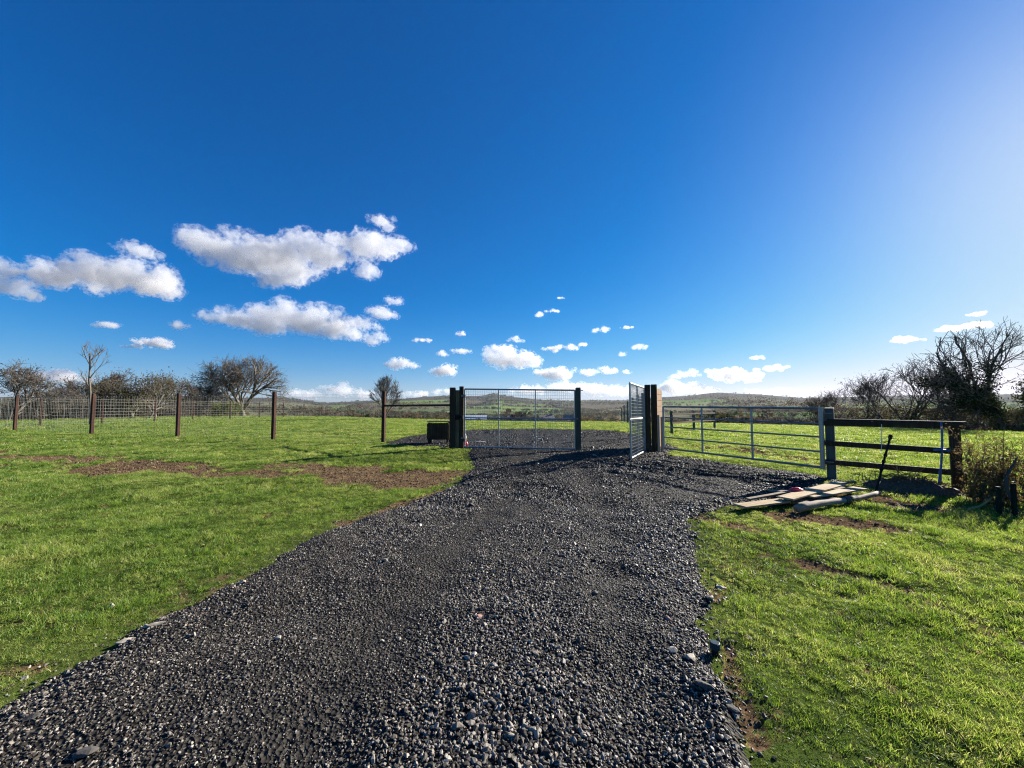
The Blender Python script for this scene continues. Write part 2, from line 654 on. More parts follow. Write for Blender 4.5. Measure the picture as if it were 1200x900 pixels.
def cloud(label, lumps, alt=900, seed=1, dens=1.0):
    r = random.Random(seed * 17 + 3)
    ys = max(l[1] + l[3] for l in lumps)
    xs = sum(l[0] for l in lumps) / len(lumps)
    d = ray(xs, min(ys, 462))
    el = d.z / d.length
    Dst = min(alt / max(el, 0.03), 9000)
    dep0 = Dst * d.y / d.length
    hull, core = MB(), MB()
    small = 1e9
    for (x, y, rx, ry) in lumps:
        rx, ry = (rx * .94, ry * .92) if rx > 25 else (rx, ry)
        dep = dep0
        k = dep / F
        c = D(x, y, dep)
        fw = (c - Vector((0, 0, EYE))).normalized()
        rt = fw.cross(Vector((0, 0, 1))).normalized()
        up = rt.cross(fw)
        B3 = np.array([tuple(rt), tuple(fw), tuple(up)])

        def ell(cc, a, b, e):
            v = ICO_V * np.array((a, b, e))
            w = (v @ B3) + np.array(tuple(cc))
            core.add(w, ICO_F)
            v = ICO_V * np.array((a + ry * k * .34, b + ry * k * .34, e + ry * k * .30))
            hull.add((v @ B3) + np.array(tuple(cc)), ICO_F)
        small = min(small, ry * k)
        if rx >= 26:
            ell(c, rx * k * .5, rx * k * 0.42, ry * k * .42)
            n = 26
            for _ in range(n):
                a = r.uniform(0, 2 * PI)
                q = r.uniform(0.35, 1.12)
                u, w_ = math.cos(a) * q, max(math.sin(a) * q, r.uniform(-.62, -.4))
                s = ry * k * r.uniform(0.14, 0.46)
                cc = c + rt * (u * rx * k * .92) + up * (w_ * ry * k * .85) + fw * (r.gauss(0, .35) * rx * k * .6)
                ell(cc, s * r.uniform(1, 1.6), s, s * r.uniform(.65, 1))
        else:
            n = int(9 + rx * .5)
            for _ in range(n):
                u, w_ = max(-1, min(1, r.gauss(0, .5))), max(-.5, min(1, r.gauss(0, .42)))
                s = ry * k * r.uniform(0.22, 0.62) * (1.15 - .5 * abs(u))
                cc = c + rt * (u * rx * k) + up * (w_ * ry * k * .8) + fw * (r.gauss(0, .4) * rx * k * .5)
                ell(cc, s * r.uniform(1, 1.8), s, s * r.uniform(.6, 1))
    cen = D(xs, sum(l[1] for l in lumps) / len(lumps), dep0)
    size = sum(l[3] for l in lumps) / len(lumps) * dep0 / F     # half height in metres

    def body(mb, name, vox, amp, parent=None):
        me = bpy.data.meshes.new(name)
        me.from_pydata([(x - cen.x, y - cen.y, z - cen.z) for x, y, z in mb.v], [], mb.f)
        o = bpy.data.objects.new(name, me)
        COL.objects.link(o)
        md = o.modifiers.new('merge', 'REMESH')
        md.mode = 'VOXEL'
        ext = max(max(v[i] for v in mb.v) - min(v[i] for v in mb.v) for i in range(3))
        md.voxel_size = max(vox, ext / 64)
        dg = bpy.context.evaluated_depsgraph_get()
        me2 = bpy.data.meshes.new_from_object(o.evaluated_get(dg))
        o.modifiers.clear()
        o.data = me2
        bpy.data.meshes.remove(me)
        me2.name = name
        sc_ = 1.0 / (size * 0.55)
        off = Vector((seed * 13.7, seed * 3.1, 0))
        for v in me2.vertices:
            q = v.co * sc_ + off
            d = 0.5 - abs(mnoise.noise(q)) * 1.6 + (0.25 - abs(mnoise.noise(q * 2.3)) * .9) + 0.5 * (0.25 - abs(mnoise.noise(q * 5.1)) * .9)
            v.co += v.normal * (d * amp)
        if parent:
            o.parent = parent
        else:
            o.location = cen
        return o
    o = body(hull, 'cloud', small / 3.2, size * 0.22)
    c_ = body(core, 'core', small / 3.6, size * 0.30, o)
    key = (round(math.log(size) * 2), dens)
    if key not in CLOUD_MAT:
        CLOUD_MAT[key] = (cloud_mat('cloud_fringe', dens * 2.2 / size, size * .40, .51, .72), cloud_mat('cloud_body', dens * 0.95 / size, 1, None, None))
    o.data.materials.clear()
    o.data.materials.append(CLOUD_MAT[key][0])
    c_.data.materials.clear()
    c_.data.materials.append(CLOUD_MAT[key][1])
    return tag(o, label, 'cloud', 'fair-weather clouds')


cloud('ragged grey-white cloud farthest left in the sky', [(10, 338, 28, 13), (60, 324, 46, 18), (110, 322, 48, 21), (160, 326, 40, 20), (158, 294, 24, 9), (192, 338, 18, 12)], 900, 1)
cloud('largest white cloud, broad and ragged, high above the round bare tree', [(236, 285, 32, 16), (275, 296, 44, 26), (325, 305, 46, 26), (375, 296, 48, 22), (425, 287, 42, 18), (462, 288, 20, 11), (330, 328, 34, 13),
       (430, 316, 12, 12)], 900, 2)
cloud('small torn wisp at the upper right tip of the largest cloud', [(446, 258, 14, 8), (455, 266, 10, 6)], 900, 3, .45)
cloud('bright flat-based cloud right above the round bare tree', [(268, 373, 28, 12), (315, 377, 42, 18), (360, 374, 42, 22), (398, 386, 30, 14)], 900, 4)
cloud('white torn streak trailing right from the flat-based cloud', [(425, 380, 18, 8), (446, 367, 16, 9), (463, 353, 11, 6), (437, 397, 13, 9)], 900, 5, .6)
cloud('tiny grey puff below the farthest left cloud', [(127, 381, 14, 5)], 900, 6, .6)
cloud('tiny round puff left of the flat-based cloud', [(210, 382, 8, 5)], 900, 7, .6)
cloud('small flat cloud above the thin saplings', [(160, 406, 16, 3), (182, 402, 24, 6)], 900, 8)
cloud('low white cloud behind the left hedge', [(50, 440, 28, 9), (75, 443, 20, 8)], 800, 9)
cloud('small white cloud above the dense upright bare tree', [(466, 427, 11, 7), (482, 428, 9, 4)], 900, 10)
cloud('small thin wisp above the red-brown post', [(493, 399, 15, 3)], 900, 11, .7)
cloud('tiny puff high above the paired left gate post', [(541, 391, 7, 3)], 900, 12)
cloud('two-tone wisp above the round puff left of the gate', [(519, 415, 6, 4), (541, 412, 11, 4)], 900, 13, .7)
cloud('round grey-based puff just above the left end of the mesh gate', [(522, 434, 17, 8)], 900, 14)
cloud('plump bright cloud above the middle of the mesh gate', [(580, 412, 14, 9), (596, 421, 30, 13), (615, 424, 16, 11)], 900, 15)
cloud('thin wisp above the plump cloud', [(606, 398, 11, 4)], 900, 16, .7)
cloud('slanting wisp high above the dark green gate post', [(632, 369, 8, 3), (647, 364, 11, 3)], 900, 17, .7)
cloud('tiniest wisp, topmost above the gate', [(657, 349, 6, 2)], 900, 18, .6)
cloud('wide white cloud above the right part of the mesh gate', [(636, 437, 14, 6), (655, 439, 18, 8)], 900, 19)
cloud('flat streak between the plump cloud and the gate opening', [(650, 409, 14, 4), (668, 407, 12, 4), (683, 404, 6, 3)], 900, 20, .8)
cloud('small flat puff high above the gate opening, left one of two', [(704, 387, 11, 4)], 900, 21, .8)
cloud('smaller thin streak right of the high flat puff', [(736, 384, 9, 2)], 900, 22, .7)
cloud('faint wisp above the open narrow gate', [(728, 415, 6, 3), (749, 407, 10, 4)], 900, 23, .35)
cloud('row of low puffs above the gate opening', [(690, 436, 14, 5), (715, 434, 10, 5), (735, 436, 5, 3)], 900, 24, .8)
cloud('flat white cloud above the far end of the field gate', [(845, 437, 14, 6), (862, 441, 26, 8), (880, 445, 12, 4)], 900, 25)
cloud('thin flat cloud right of the one above the field gate', [(906, 432, 18, 4)], 900, 26, .8)
cloud('tiny white puff above the two flat field-gate clouds', [(887, 419, 8, 3)], 900, 27)
cloud('small pale wisp left of the cloud above the far end of the field gate', [(806, 438, 13, 5), (790, 442, 8, 4)], 900, 28, .6)
cloud('small wisp left of the bare trees on the right', [(1062, 398, 14, 4)], 900, 29, .8)
cloud('flat white cloud touching the top of the right-hand bare trees', [(1125, 384, 20, 4), (1146, 381, 16, 5)], 900, 30)
cloud('tiny puff above the flat cloud by the right-hand trees', [(1145, 368, 8, 3)], 900, 31)
cloud('long low cloud bank on the skyline behind the open gate', [(620, 458, 30, 7), (665, 455, 34, 9), (705, 458, 34, 9), (745, 460, 22, 7)], 500, 32, .8)
cloud('bright low cloud bank on the skyline above the brown hill', [(795, 455, 26, 9), (825, 457, 18, 6), (890, 459, 24, 4), (915, 458, 26, 5), (950, 462, 20, 4)], 500, 33, .9)
cloud('grey cloud bank low on the skyline right of the round tree', [(360, 462, 24, 8), (395, 457, 26, 9), (425, 462, 20, 6)], 500, 34, .8)
cloud('faint low bank on the skyline behind the rail and gate post', [(490, 462, 26, 5), (520, 459, 20, 5)], 500, 35, .5)
#@@SETTING
# ================================================================== THE GROUND: one sheet, fine near the camera, to the hills
def build_ground():
    rad = [0.0, 0.5]
    r = 0.9
    while r < 110:
        rad.append(r)
        r *= 1.021
    while r < 400:
        rad.append(r)
        r *= 1.04
    while r < 2760:
        rad.append(r)
        r += 11 + (r - 400) * 0.004
    rad += [2900, 3080]
    rad = np.array(rad)
    az = np.concatenate([np.linspace(R(-68), R(68), 560), np.linspace(R(68), R(292), 90)[1:-1]])
    na, nr = len(az), len(rad)
    RR, AA = np.meshgrid(rad, az, indexing='ij')
    X, Y = RR * np.sin(AA), RR * np.cos(AA)
    Z = gz(X, Y)
    sd = np.full(X.shape, -9.0)
    nm = RR < 30
    sd[nm] = track_sd(X[nm], Y[nm])
    Z = Z - 0.05 * sstep(-0.02, 0.25, sd)
    so = soil(X, Y)
    Z = Z - 0.02 * so
    verts = np.stack([X, Y, Z], -1).reshape(-1, 3)
    i, j = np.meshgrid(np.arange(nr - 1), np.arange(na), indexing='ij')
    j2 = (j + 1) % na
    faces = np.stack([i * na + j, (i + 1) * na + j, (i + 1) * na + j2, i * na + j2], -1).reshape(-1, 4)
    # field pattern of the valley and the hills
    rs = np.random.default_rng(21)
    ns = 170
    sr = np.sqrt(rs.uniform(0.02, 1, ns)) * 3000
    sa = rs.uniform(R(-75), R(75), ns)
    SX, SY = sr * np.sin(sa), sr * np.cos(sa)
    global FIELDS
    FIELDS = (SX, SY)
    pal = np.array([(0.10, 0.17, 0.03), (0.075, 0.13, 0.035), (0.13, 0.20, 0.045), (0.14, 0.13, 0.07), (0.12, 0.115, 0.06), (0.085, 0.12, 0.04),
                    (0.16, 0.19, 0.07), (0.11, 0.09, 0.06)])
    fc = pal[rs.integers(0, len(pal), ns)]
    vx, vy = verts[:, 0], verts[:, 1]
    col = np.zeros((len(verts), 4), np.float32)
    col[:, 3] = 1
    farv = np.hypot(vx, vy) > 90
    idxs = np.where(farv)[0]
    for ch in range(0, len(idxs), 20000):
        q = idxs[ch:ch + 20000]
        wx = vx[q] + 25 * vn(vx[q], vy[q], 90, 5)
        wy = vy[q] + 25 * vn(vx[q], vy[q], 90, 6)
        d = (wx[:, None] - SX) ** 2 + ((wy[:, None] - SY) * 0.8) ** 2
        col[q, :3] = fc[d.argmin(1)]
    # the high moor on the skyline is brown
    rv = np.hypot(vx, vy)
    moor = sstep(1750, 2250, rv) * sstep(-0.15, 0.12, fbm(vx, vy, 500, 66) + 0.1 + 0.5 * sstep(R(12), R(22), np.arctan2(vx, vy)))
    col[:, :3] = col[:, :3] * (1 - moor[:, None]) + np.array((0.045, 0.040, 0.032)) * moor[:, None]
    me = bpy.data.meshes.new('ground')
    me.from_pydata(verts.tolist(), [], faces.tolist())
    a = me.attributes.new('fieldcol', 'FLOAT_COLOR', 'POINT')
    a.data.foreach_set('color', col.ravel())
    a = me.attributes.new('soil', 'FLOAT', 'POINT')
    a.data.foreach_set('value', so.reshape(-1).astype(np.float32))
    me.polygons.foreach_set('use_smooth', [True] * len(me.polygons))
    o = bpy.data.objects.new('ground', me)
    COL.objects.link(o)
    m, nt, out = new_mat('meadow_ground')
    pos = geo_pos(nt)
    so_n = N(nt, 'ShaderNodeAttribute', attribute_name='soil').outputs['Fac']
    fcol = N(nt, 'ShaderNodeAttribute', attribute_name='fieldcol').outputs['Color']
    big = noise(nt, pos, 0.3, 5, 0.6)
    fine = noise(nt, pos, 14, 5, 0.7)
    turf = ramp(nt, math_n(nt, 'ADD', math_n(nt, 'MULTIPLY', big, 0.5), math_n(nt, 'MULTIPLY', fine, 0.5)),
                [(0.3, (0.026, 0.034, 0.010)), (0.5, (0.055, 0.08, 0.017)), (0.7, (0.11, 0.12, 0.035))])
    sn = noise(nt, pos, 22, 6, 0.75)
    earth = ramp(nt, sn, [(0.25, (0.025, 0.016, 0.009)), (0.45, (0.09, 0.059, 0.033)), (0.62, (0.18, 0.122, 0.07)), (0.8, (0.34, 0.26, 0.16))])
    sf = math_n(nt, 'ADD', so_n, math_n(nt, 'MULTIPLY', math_n(nt, 'SUBTRACT', noise(nt, pos, 7, 6, 0.75), 0.5), 1.6))
    sfac = ramp(nt, sf, [(0.35, (0, 0, 0)), (0.6, (1, 1, 1))])
    near_c = mixc(nt, sfac, turf, earth)
    # distance blends the meadow into the field pattern (by where a point lies on the land)
    ln = nt.nodes.new('ShaderNodeVectorMath')
    ln.operation = 'LENGTH'
    nt.links.new(pos, ln.inputs[0])
    mr = N(nt, 'ShaderNodeMapRange')
    mr.inputs['From Min'].default_value = 95
    mr.inputs['From Max'].default_value = 130
    nt.links.new(ln.outputs['Value'], mr.inputs['Value'])
    tex = noise(nt, pos, 0.035, 6, 0.7)
    fvar = mixc(nt, 1.0, fcol, ramp(nt, tex, [(0.3, (0.55, 0.55, 0.5)), (0.7, (1.3, 1.3, 1.3))]), 'MULTIPLY')
    c = mixc(nt, mr.outputs[0], near_c, fvar)
    h = math_n(nt, 'ADD', fine, sn)
    bn = bump(nt, h, 0.7, 0.03)
    nt.links.new(math_n(nt, 'SUBTRACT', 0.7, math_n(nt, 'MULTIPLY', mr.outputs[0], 0.7)), bn.node.inputs['Strength'])
    pbr(nt, out, c, 1.0, bn, 0.0)
    me.materials.append(m)
    tag(o, None, None, None, 'structure')
    return o


ground = build_ground()


# ------------------------------------------------------------------ the gravel track: a raised sheet of crushed stone
def rut(x, y):
    z = 0.018 * fbm(x, y, 1.1, 41, 3) + 0.016 * vn(x, y, 0.28, 42) + 0.011 * vn(x, y, 0.09, 43)
    # wheel marks swinging from the field gate to the track
    for k, off in enumerate((0.0, 0.5, 1.0, 1.6)):
        c = np.abs((x - 1.1) * 0.62 + (y - 10.4 - off) * 0.78 + 0.06 * (x - 3) ** 2 * 0.6 + 0.12 * vn(x, y, 1.4, 47 + k))
        z = z - 0.035 * np.exp(-(c / 0.07) ** 2) * sstep(1.6, 2.6, x) * (1 - sstep(5.2, 6.2, x)) + 0.02 * np.exp(-((c - 0.17) / 0.09) ** 2) * sstep(1.6, 2.6, x)
    return z


WHEELS = [[(-1.15, 0.5), (-0.75, 3), (0.0, 7), (0.35, 12.6), (0.6, 20)], [(0.35, 0.5), (0.75, 3), (1.45, 7), (1.75, 12.6), (2.0, 20)]]


def wheel(x, y):
    # the two strips pressed down by wheels
    q = 0
    for ln_ in WHEELS:
        q = q + np.exp(-((polyline_dist(x, y, ln_) + 0.12 * vn(x, y, 1.2, 71)) / 0.24) ** 2)
    return np.clip(q, 0, 1)


def gravel_z(x, y, sd):
    # low ridge pushed up along the near right edge
    d = seg_dist(x, y, 0.86, 1.5, 1.05, 2.05)
    ridge = 0.05 * np.exp(-(d / 0.10) ** 2)
    return gz(x, y) + 0.035 * sstep(-0.02, 0.22, sd) - 0.03 * (1 - sstep(-0.06, 0.03, sd)) + rut(x, y) * sstep(0.0, 0.25, sd) + ridge - 0.022 * wheel(x, y)


def build_track():
    xs = np.concatenate([np.arange(-5.6, 7.2, 0.05)])
    ys = []
    y = -5.0
    while y < 23.4:
        ys.append(y)
        y += 0.05 if 0.8 < y < 12 else (0.25 if y <= 0.8 else 0.10)
    ys = np.array(ys)
    X, Y = np.meshgrid(xs, ys, indexing='ij')
    sd = track_sd(X, Y)
    keep = sd > -0.07
    Z = gravel_z(X, Y, sd)
    ids = -np.ones(X.shape, int)
    ids[keep] = np.arange(keep.sum())
    V = np.stack([X[keep], Y[keep], Z[keep]], -1)
    a, b, c, d = ids[:-1, :-1], ids[1:, :-1], ids[1:, 1:], ids[:-1, 1:]
    ok = (a >= 0) & (b >= 0) & (c >= 0) & (d >= 0)
    Fq = np.stack([a[ok], b[ok], c[ok], d[ok]], -1)
    me = bpy.data.meshes.new('gravel_track')
    me.from_pydata(V.tolist(), [], Fq.tolist())
    me.polygons.foreach_set('use_smooth', [True] * len(me.polygons))
    o = bpy.data.objects.new('gravel_track', me)
    COL.objects.link(o)
    m, nt, out = new_mat('dark_crushed_stone')
    pos = geo_pos(nt)
    vo = N(nt, 'ShaderNodeTexVoronoi', Scale=48.0)
    nt.links.new(pos, vo.inputs['Vector'])
    sep = N(nt, 'ShaderNodeSeparateColor')
    nt.links.new(vo.outputs['Color'], sep.inputs[0])
    big = noise(nt, pos, 0.8, 4, 0.6)
    f = math_n(nt, 'ADD', math_n(nt, 'MULTIPLY', sep.outputs[0], 0.75), math_n(nt, 'MULTIPLY', big, 0.3))
    c = ramp(nt, f, [(0.1, (0.007, 0.006, 0.005)), (0.5, (0.018, 0.0155, 0.0125)), (0.8, (0.040, 0.035, 0.028)), (1.0, (0.09, 0.08, 0.065))])
    pbr(nt, out, c, 0.75, bump(nt, vo.outputs['Distance'], 1.0, 0.02), 0.15)
    me.materials.append(m)
    return tag(o, None, None, None, 'structure')


track = build_track()


def stone_mat(name, stops, rough):
    m, nt, out = new_mat(name)
    rnd = obj_rand(nt)
    pos = geo_pos(nt)
    n = noise(nt, pos, 60, 4, 0.6)
    f = math_n(nt, 'ADD', math_n(nt, 'MULTIPLY', rnd, 0.8), math_n(nt, 'MULTIPLY', n, 0.2))
    c = ramp(nt, f, stops)
    pbr(nt, out, c, rough, bump(nt, n, 0.5, 0.004), 0.3)
    return m


M['stone'] = stone_mat('grey_gravel_stone', [(0.05, (0.014, 0.0118, 0.009)), (0.38, (0.048, 0.041, 0.033)), (0.62, (0.125, 0.108, 0.088)), (0.82, (0.26, 0.23, 0.19)),
                                             (0.98, (0.30, 0.27, 0.225))], 0.55)
M['stone_dark'] = stone_mat('shade_dark_gravel_stone', [(0.05, (0.008, 0.0065, 0.005)), (0.4, (0.020, 0.017, 0.0135)), (0.7, (0.042, 0.036, 0.029)), (0.92, (0.085, 0.074, 0.06)),
                                             (0.98, (0.17, 0.15, 0.12))], 0.6)  # darker colour stands in for the shadows among the coarse far gravel
M['clod'] = stone_mat('brown_soil_clod', [(0.1, (0.025, 0.015, 0.009)), (0.5, (0.07, 0.043, 0.025)), (0.85, (0.14, 0.088, 0.05)), (0.97, (0.36, 0.30, 0.21))], 0.9)
M['pale_stone'] = plain('pale_limestone', (0.34, 0.30, 0.24), 0.8, 0.2, 25, 0, 0.6)
M['pink_stone'] = plain('pink_brick_chip', (0.38, 0.20, 0.16), 0.8, 0.2, 25, 0, 0.6)
M['grey_stone'] = plain('grey_rough_rock', (0.06, 0.054, 0.046), 0.75, 0.45, 22, 0, 1.0)


def hull_stone(seed, sx=1, sy=1, sz=0.7, n=18):
    r = np.random.default_rng(seed)
    p = r.normal(size=(n, 3))
    p /= np.linalg.norm(p, axis=1)[:, None]
    p *= r.uniform(0.75, 1.0, (n, 1))
    p *= np.array((sx, sy, sz)) * 0.5
    bm = bmesh.new()
    for q in p:
        bm.verts.new(q)
    bmesh.ops.convex_hull(bm, input=bm.verts)
    bmesh.ops.delete(bm, geom=[v for v in bm.verts if not v.link_faces], context='VERTS')
    bm.verts.ensure_lookup_table()
    for i, v in enumerate(bm.verts):
        v.index = i
    vs = [v.co.copy() for v in bm.verts]
    fs = [tuple(v.index for v in f.verts) for f in bm.faces]
    bm.free()
    return vs, fs


def sector_pts(n, r0, r1, az0=R(-66), az1=R(66), rs=rng):
    r = np.sqrt(rs.uniform(r0 * r0, r1 * r1, n))
    a = rs.uniform(az0, az1, n)
    return r * np.sin(a), r * np.cos(a)


def sector_area(r0, r1, a=R(132)):
    return 0.5 * a * (r1 * r1 - r0 * r0)


# loose stones of the track
sx_, sy_, ss_ = [], [], []
for r0, r1, dens, size in ((0.8, 3.2, 5600, 0.0150), (3.2, 6, 3300, 0.0172), (6, 11, 1300, 0.0225), (11, 24, 330, 0.031)):
    n = int(sector_area(r0, r1) * dens)
    x, y = sector_pts(n, r0, r1)
    sd = track_sd(x, y)
    ok = (sd > 0.0) | ((sd > -0.30) & (rng.uniform(size=n) < 0.22 * np.clip(1 + sd / 0.30, 0, 1)))
    x, y = x[ok], y[ok]
    s = size * np.exp(rng.normal(0, 0.34, len(x)))
    s *= np.clip(1 + 0.9 * fbm(x, y, 1.3, 61, 3), 0.6, 1.7)
    s *= 1 - 0.3 * wheel(x, y)
    big = rng.uniform(size=len(x)) < 0.007
    s[big] *= 1.6
    sx_.append(x)
    sy_.append(y)
    ss_.append(s)
x, y, s = map(np.concatenate, (sx_, sy_, ss_))
z = np.maximum(gravel_z(x, y, track_sd(x, y)), gz(x, y)) + s * 0.12
n = len(x)
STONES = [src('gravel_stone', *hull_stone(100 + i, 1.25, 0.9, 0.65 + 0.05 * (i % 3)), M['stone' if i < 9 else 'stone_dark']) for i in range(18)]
shade_share = np.clip(sstep(4.6, 8.5, y + 0.6 * x + 1.2 * fbm(x, y, 1.5, 62, 2)), 0, 1) * 0.85  # share of shade-coloured stones, growing towards the gates
kind = rng.integers(0, 9, n) + np.where(rng.uniform(size=n) < shade_share, 9, 0)
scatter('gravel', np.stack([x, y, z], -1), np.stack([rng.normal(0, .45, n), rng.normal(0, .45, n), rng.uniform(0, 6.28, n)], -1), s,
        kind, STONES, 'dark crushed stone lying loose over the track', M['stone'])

# clods and small stones on the bare soil
n = 60000
x, y = sector_pts(n, 2.0, 16)
so = soil(x, y)
ok = (so > 0.35 + 0.5 * rng.uniform(size=n)) & (track_sd(x, y) < 0.05)
x, y = x[ok], y[ok]
n = len(x)
s = np.clip(0.022 * np.exp(rng.normal(0, 0.4, n)) * (0.7 + 0.05 * np.hypot(x, y)), 0, 0.055)
CL = [src('soil_clod', *hull_stone(200 + i, 1.2, 1.0, 0.7, 16), M['clod']) for i in range(5)]
scatter('soil_clods', np.stack([x, y, gz(x, y) - 0.02 + s * .1], -1), rng.uniform(0, 6.28, (n, 3)), s, rng.integers(0, 5, n), CL,
        'crumbled brown soil along the edges of the grass', M['clod'])


# ------------------------------------------------------------------ grass
def tuft(seed, nb, spread, h, w, lean, mat, name, curl=0.5):
    r = np.random.default_rng(seed)
    V, Fc = [], []
    for b in range(nb):
        a = r.uniform(0, 6.28)
        rr = spread * math.sqrt(r.uniform())
        px, py = rr * math.cos(a), rr * math.sin(a)
        hh = h * r.uniform(0.45, 1.0)
        ww = w * r.uniform(0.6, 1.1)
        la = r.uniform(0, 6.28)
        ln = lean * r.uniform(0.2, 1.0)
        dx, dy = math.cos(la), math.sin(la)
        fa = r.uniform(0, 3.14)
        fx, fy = math.cos(fa) * ww / 2, math.sin(fa) * ww / 2
        o = len(V)
        for t, k in ((0, 1), (0.5, 0.85), (0.85, 0.5)):
            bx = px + dx * hh * ln * t ** 1.7
            by = py + dy * hh * ln * t ** 1.7
            bz = hh * (t - curl * ln * t * t * 0.5) - 0.01
            V.append((bx - fx * k, by - fy * k, bz))
            V.append((bx + fx * k, by + fy * k, bz))
        V.append((px + dx * hh * ln, py + dy * hh * ln, hh * (1 - curl * ln * .5) - 0.01))
        Fc += [(o, o + 1, o + 3, o + 2), (o + 2, o + 3, o + 5, o + 4), (o + 4, o + 5, o + 6)]
    o_ = src(name, V, Fc, mat)
    at = o_.data.attributes.new('blade', 'FLOAT', 'POINT')
    at.data.foreach_set('value', np.repeat(r.uniform(0, 1, nb), 7).astype(np.float32))
    return o_


def clover(seed, nb, spread, mat):
    r = np.random.default_rng(seed)
    V, Fc = [], []
    for b in range(nb):
        a = r.uniform(0, 6.28)
        rr = spread * math.sqrt(r.uniform())
        c = Vector((rr * math.cos(a), rr * math.sin(a), r.uniform(0.008, 0.035)))
        nrm = Vector((r.normal(0, .35), r.normal(0, .35), 1)).normalized()
        u = nrm.orthogonal().normalized()
        v = nrm.cross(u)
        q = r.uniform(0.006, 0.012)
        o = len(V)
        k = 6
        for i in range(k):
            t = i / k * 6.28
            V.append(tuple(c + (u * math.cos(t) * q + v * math.sin(t) * q * 0.75)))
        Fc.append(tuple(range(o, o + k)))
    return src('leafy_weed', V, Fc, mat)


TUFTS = [tuft(i, 34, 0.075, 0.085, 0.0062, 1.0, M['grass'], 'grass_tuft') for i in range(5)]
TUFTS += [tuft(20 + i, 40, 0.085, 0.055, 0.0062, 1.4, M['grass'], 'grass_tuft') for i in range(4)]
TUFTS += [clover(40, 22, 0.07, M['clover'])]
TUFTS += [tuft(50 + i, 22, 0.08, 0.05, 0.004, 1.6, M['straw'], 'dry_tuft') for i in range(2)]
FARTUFTS = [tuft(60 + i, 46, 0.085, 0.075, 0.0105, 1.1, M['grass'], 'grass_tuft') for i in range(4)]
FARTUFTS += [tuft(70, 30, 0.085, 0.05, 0.0085, 1.4, M['straw'], 'dry_tuft')]


def lay_grass(bands, name, kinds, label, far=False):
    X, Y, S, I, TX, TY = [], [], [], [], [], []
    for r0, r1, dens, scale in bands:
        n = int(sector_area(r0, r1) * dens)
        x, y = sector_pts(n, r0, r1)
        sd = track_sd(x, y) if r0 < 26 else np.full(n, -9.0)
        so = soil(x, y)
        u = rng.uniform(size=n)
        ok = (sd < -0.01) & (u > so * 1.02) & (u > 0.5 * sstep(-0.2, 0.0, sd) * (vn(x, y, 0.35, 88) + .55))
        x, y, sd, so = x[ok], y[ok], sd[ok], so[ok]
        n = len(x)
        lush = 0.5 * fbm(x, y, 1.8, 91, 2) + 0.65 * fbm(x, y, 0.30, 191, 2)
        sc_ = scale * (0.85 + 0.8 * np.clip(lush, -0.28, 0.6)) * rng.uniform(0.75, 1.25, n)
        sc_ *= 1 - 0.4 * sstep(-0.35, 0, sd)
        dry = rng.uniform(size=n) < (0.16 + 0.5 * so + 0.35 * sstep(-0.35, 0, sd) + 0.5 * sstep(0.05, 0.32, fbm(x, y, 1.3, 131, 3)))
        if far:
            k = np.where(dry, 4, rng.integers(0, 4, n))
        else:
            tall = (lush + rng.normal(0, .15, n)) > 0.0
            k = np.where(tall, rng.integers(0, 5, n), rng.integers(5, 9, n))
            k = np.where(rng.uniform(size=n) < 0.10, 9, k)
            k = np.where(dry, rng.integers(10, 12, n), k)
        X.append(x), Y.append(y), S.append(sc_), I.append(k)
    x, y, s, k = map(np.concatenate, (X, Y, S, I))
    n = len(x)
    return scatter(name, np.stack([x, y, gz(x, y) - 0.004], -1), np.stack([rng.normal(0, .14, n), rng.normal(0, .14, n), rng.uniform(0, 6.28, n)], -1),
                   s, k, kinds, label, M['grass'])


lay_grass([(1.3, 4, 1150, 0.54), (4, 7.5, 600, 0.68), (7.5, 12, 280, 0.9)], 'grass', TUFTS, 'short green grass of the lawns beside the track')
lay_grass([(12, 20, 130, 1.0), (20, 34, 42, 1.5), (34, 58, 13, 2.1), (58, 84, 4, 2.8)], 'meadow_grass', FARTUFTS, 'short green meadow grass beyond the fences', True)

# flattened dry grass over the bare soil
n = 30000
x, y = sector_pts(n, 1.6, 18)
so = soil(x, y)
ok = (track_sd(x, y) < 0.02) & (rng.uniform(size=n) < np.maximum(so * 0.7, 0.4 * sstep(-0.4, -0.05, track_sd(x, y))) * (0.4 + 1.4 * np.clip(fbm(x, y, .5, 301, 2) + .3, 0, 1)))
x, y = x[ok], y[ok]
n = len(x)
scatter('dry_grass', np.stack([x, y, gz(x, y) - 0.012], -1), np.stack([rng.normal(0, .3, n), rng.normal(0, .3, n), rng.uniform(0, 6.28, n)], -1),
        rng.uniform(0.5, 1.1, n) * (0.7 + 0.04 * np.hypot(x, y)), rng.integers(0, 2, n), [tuft(90 + i, 12, 0.09, 0.045, 0.006, 2.2, M['straw'], 'flattened_straw') for i in range(2)],
        'flattened dry grass on the bare soil', M['straw'])
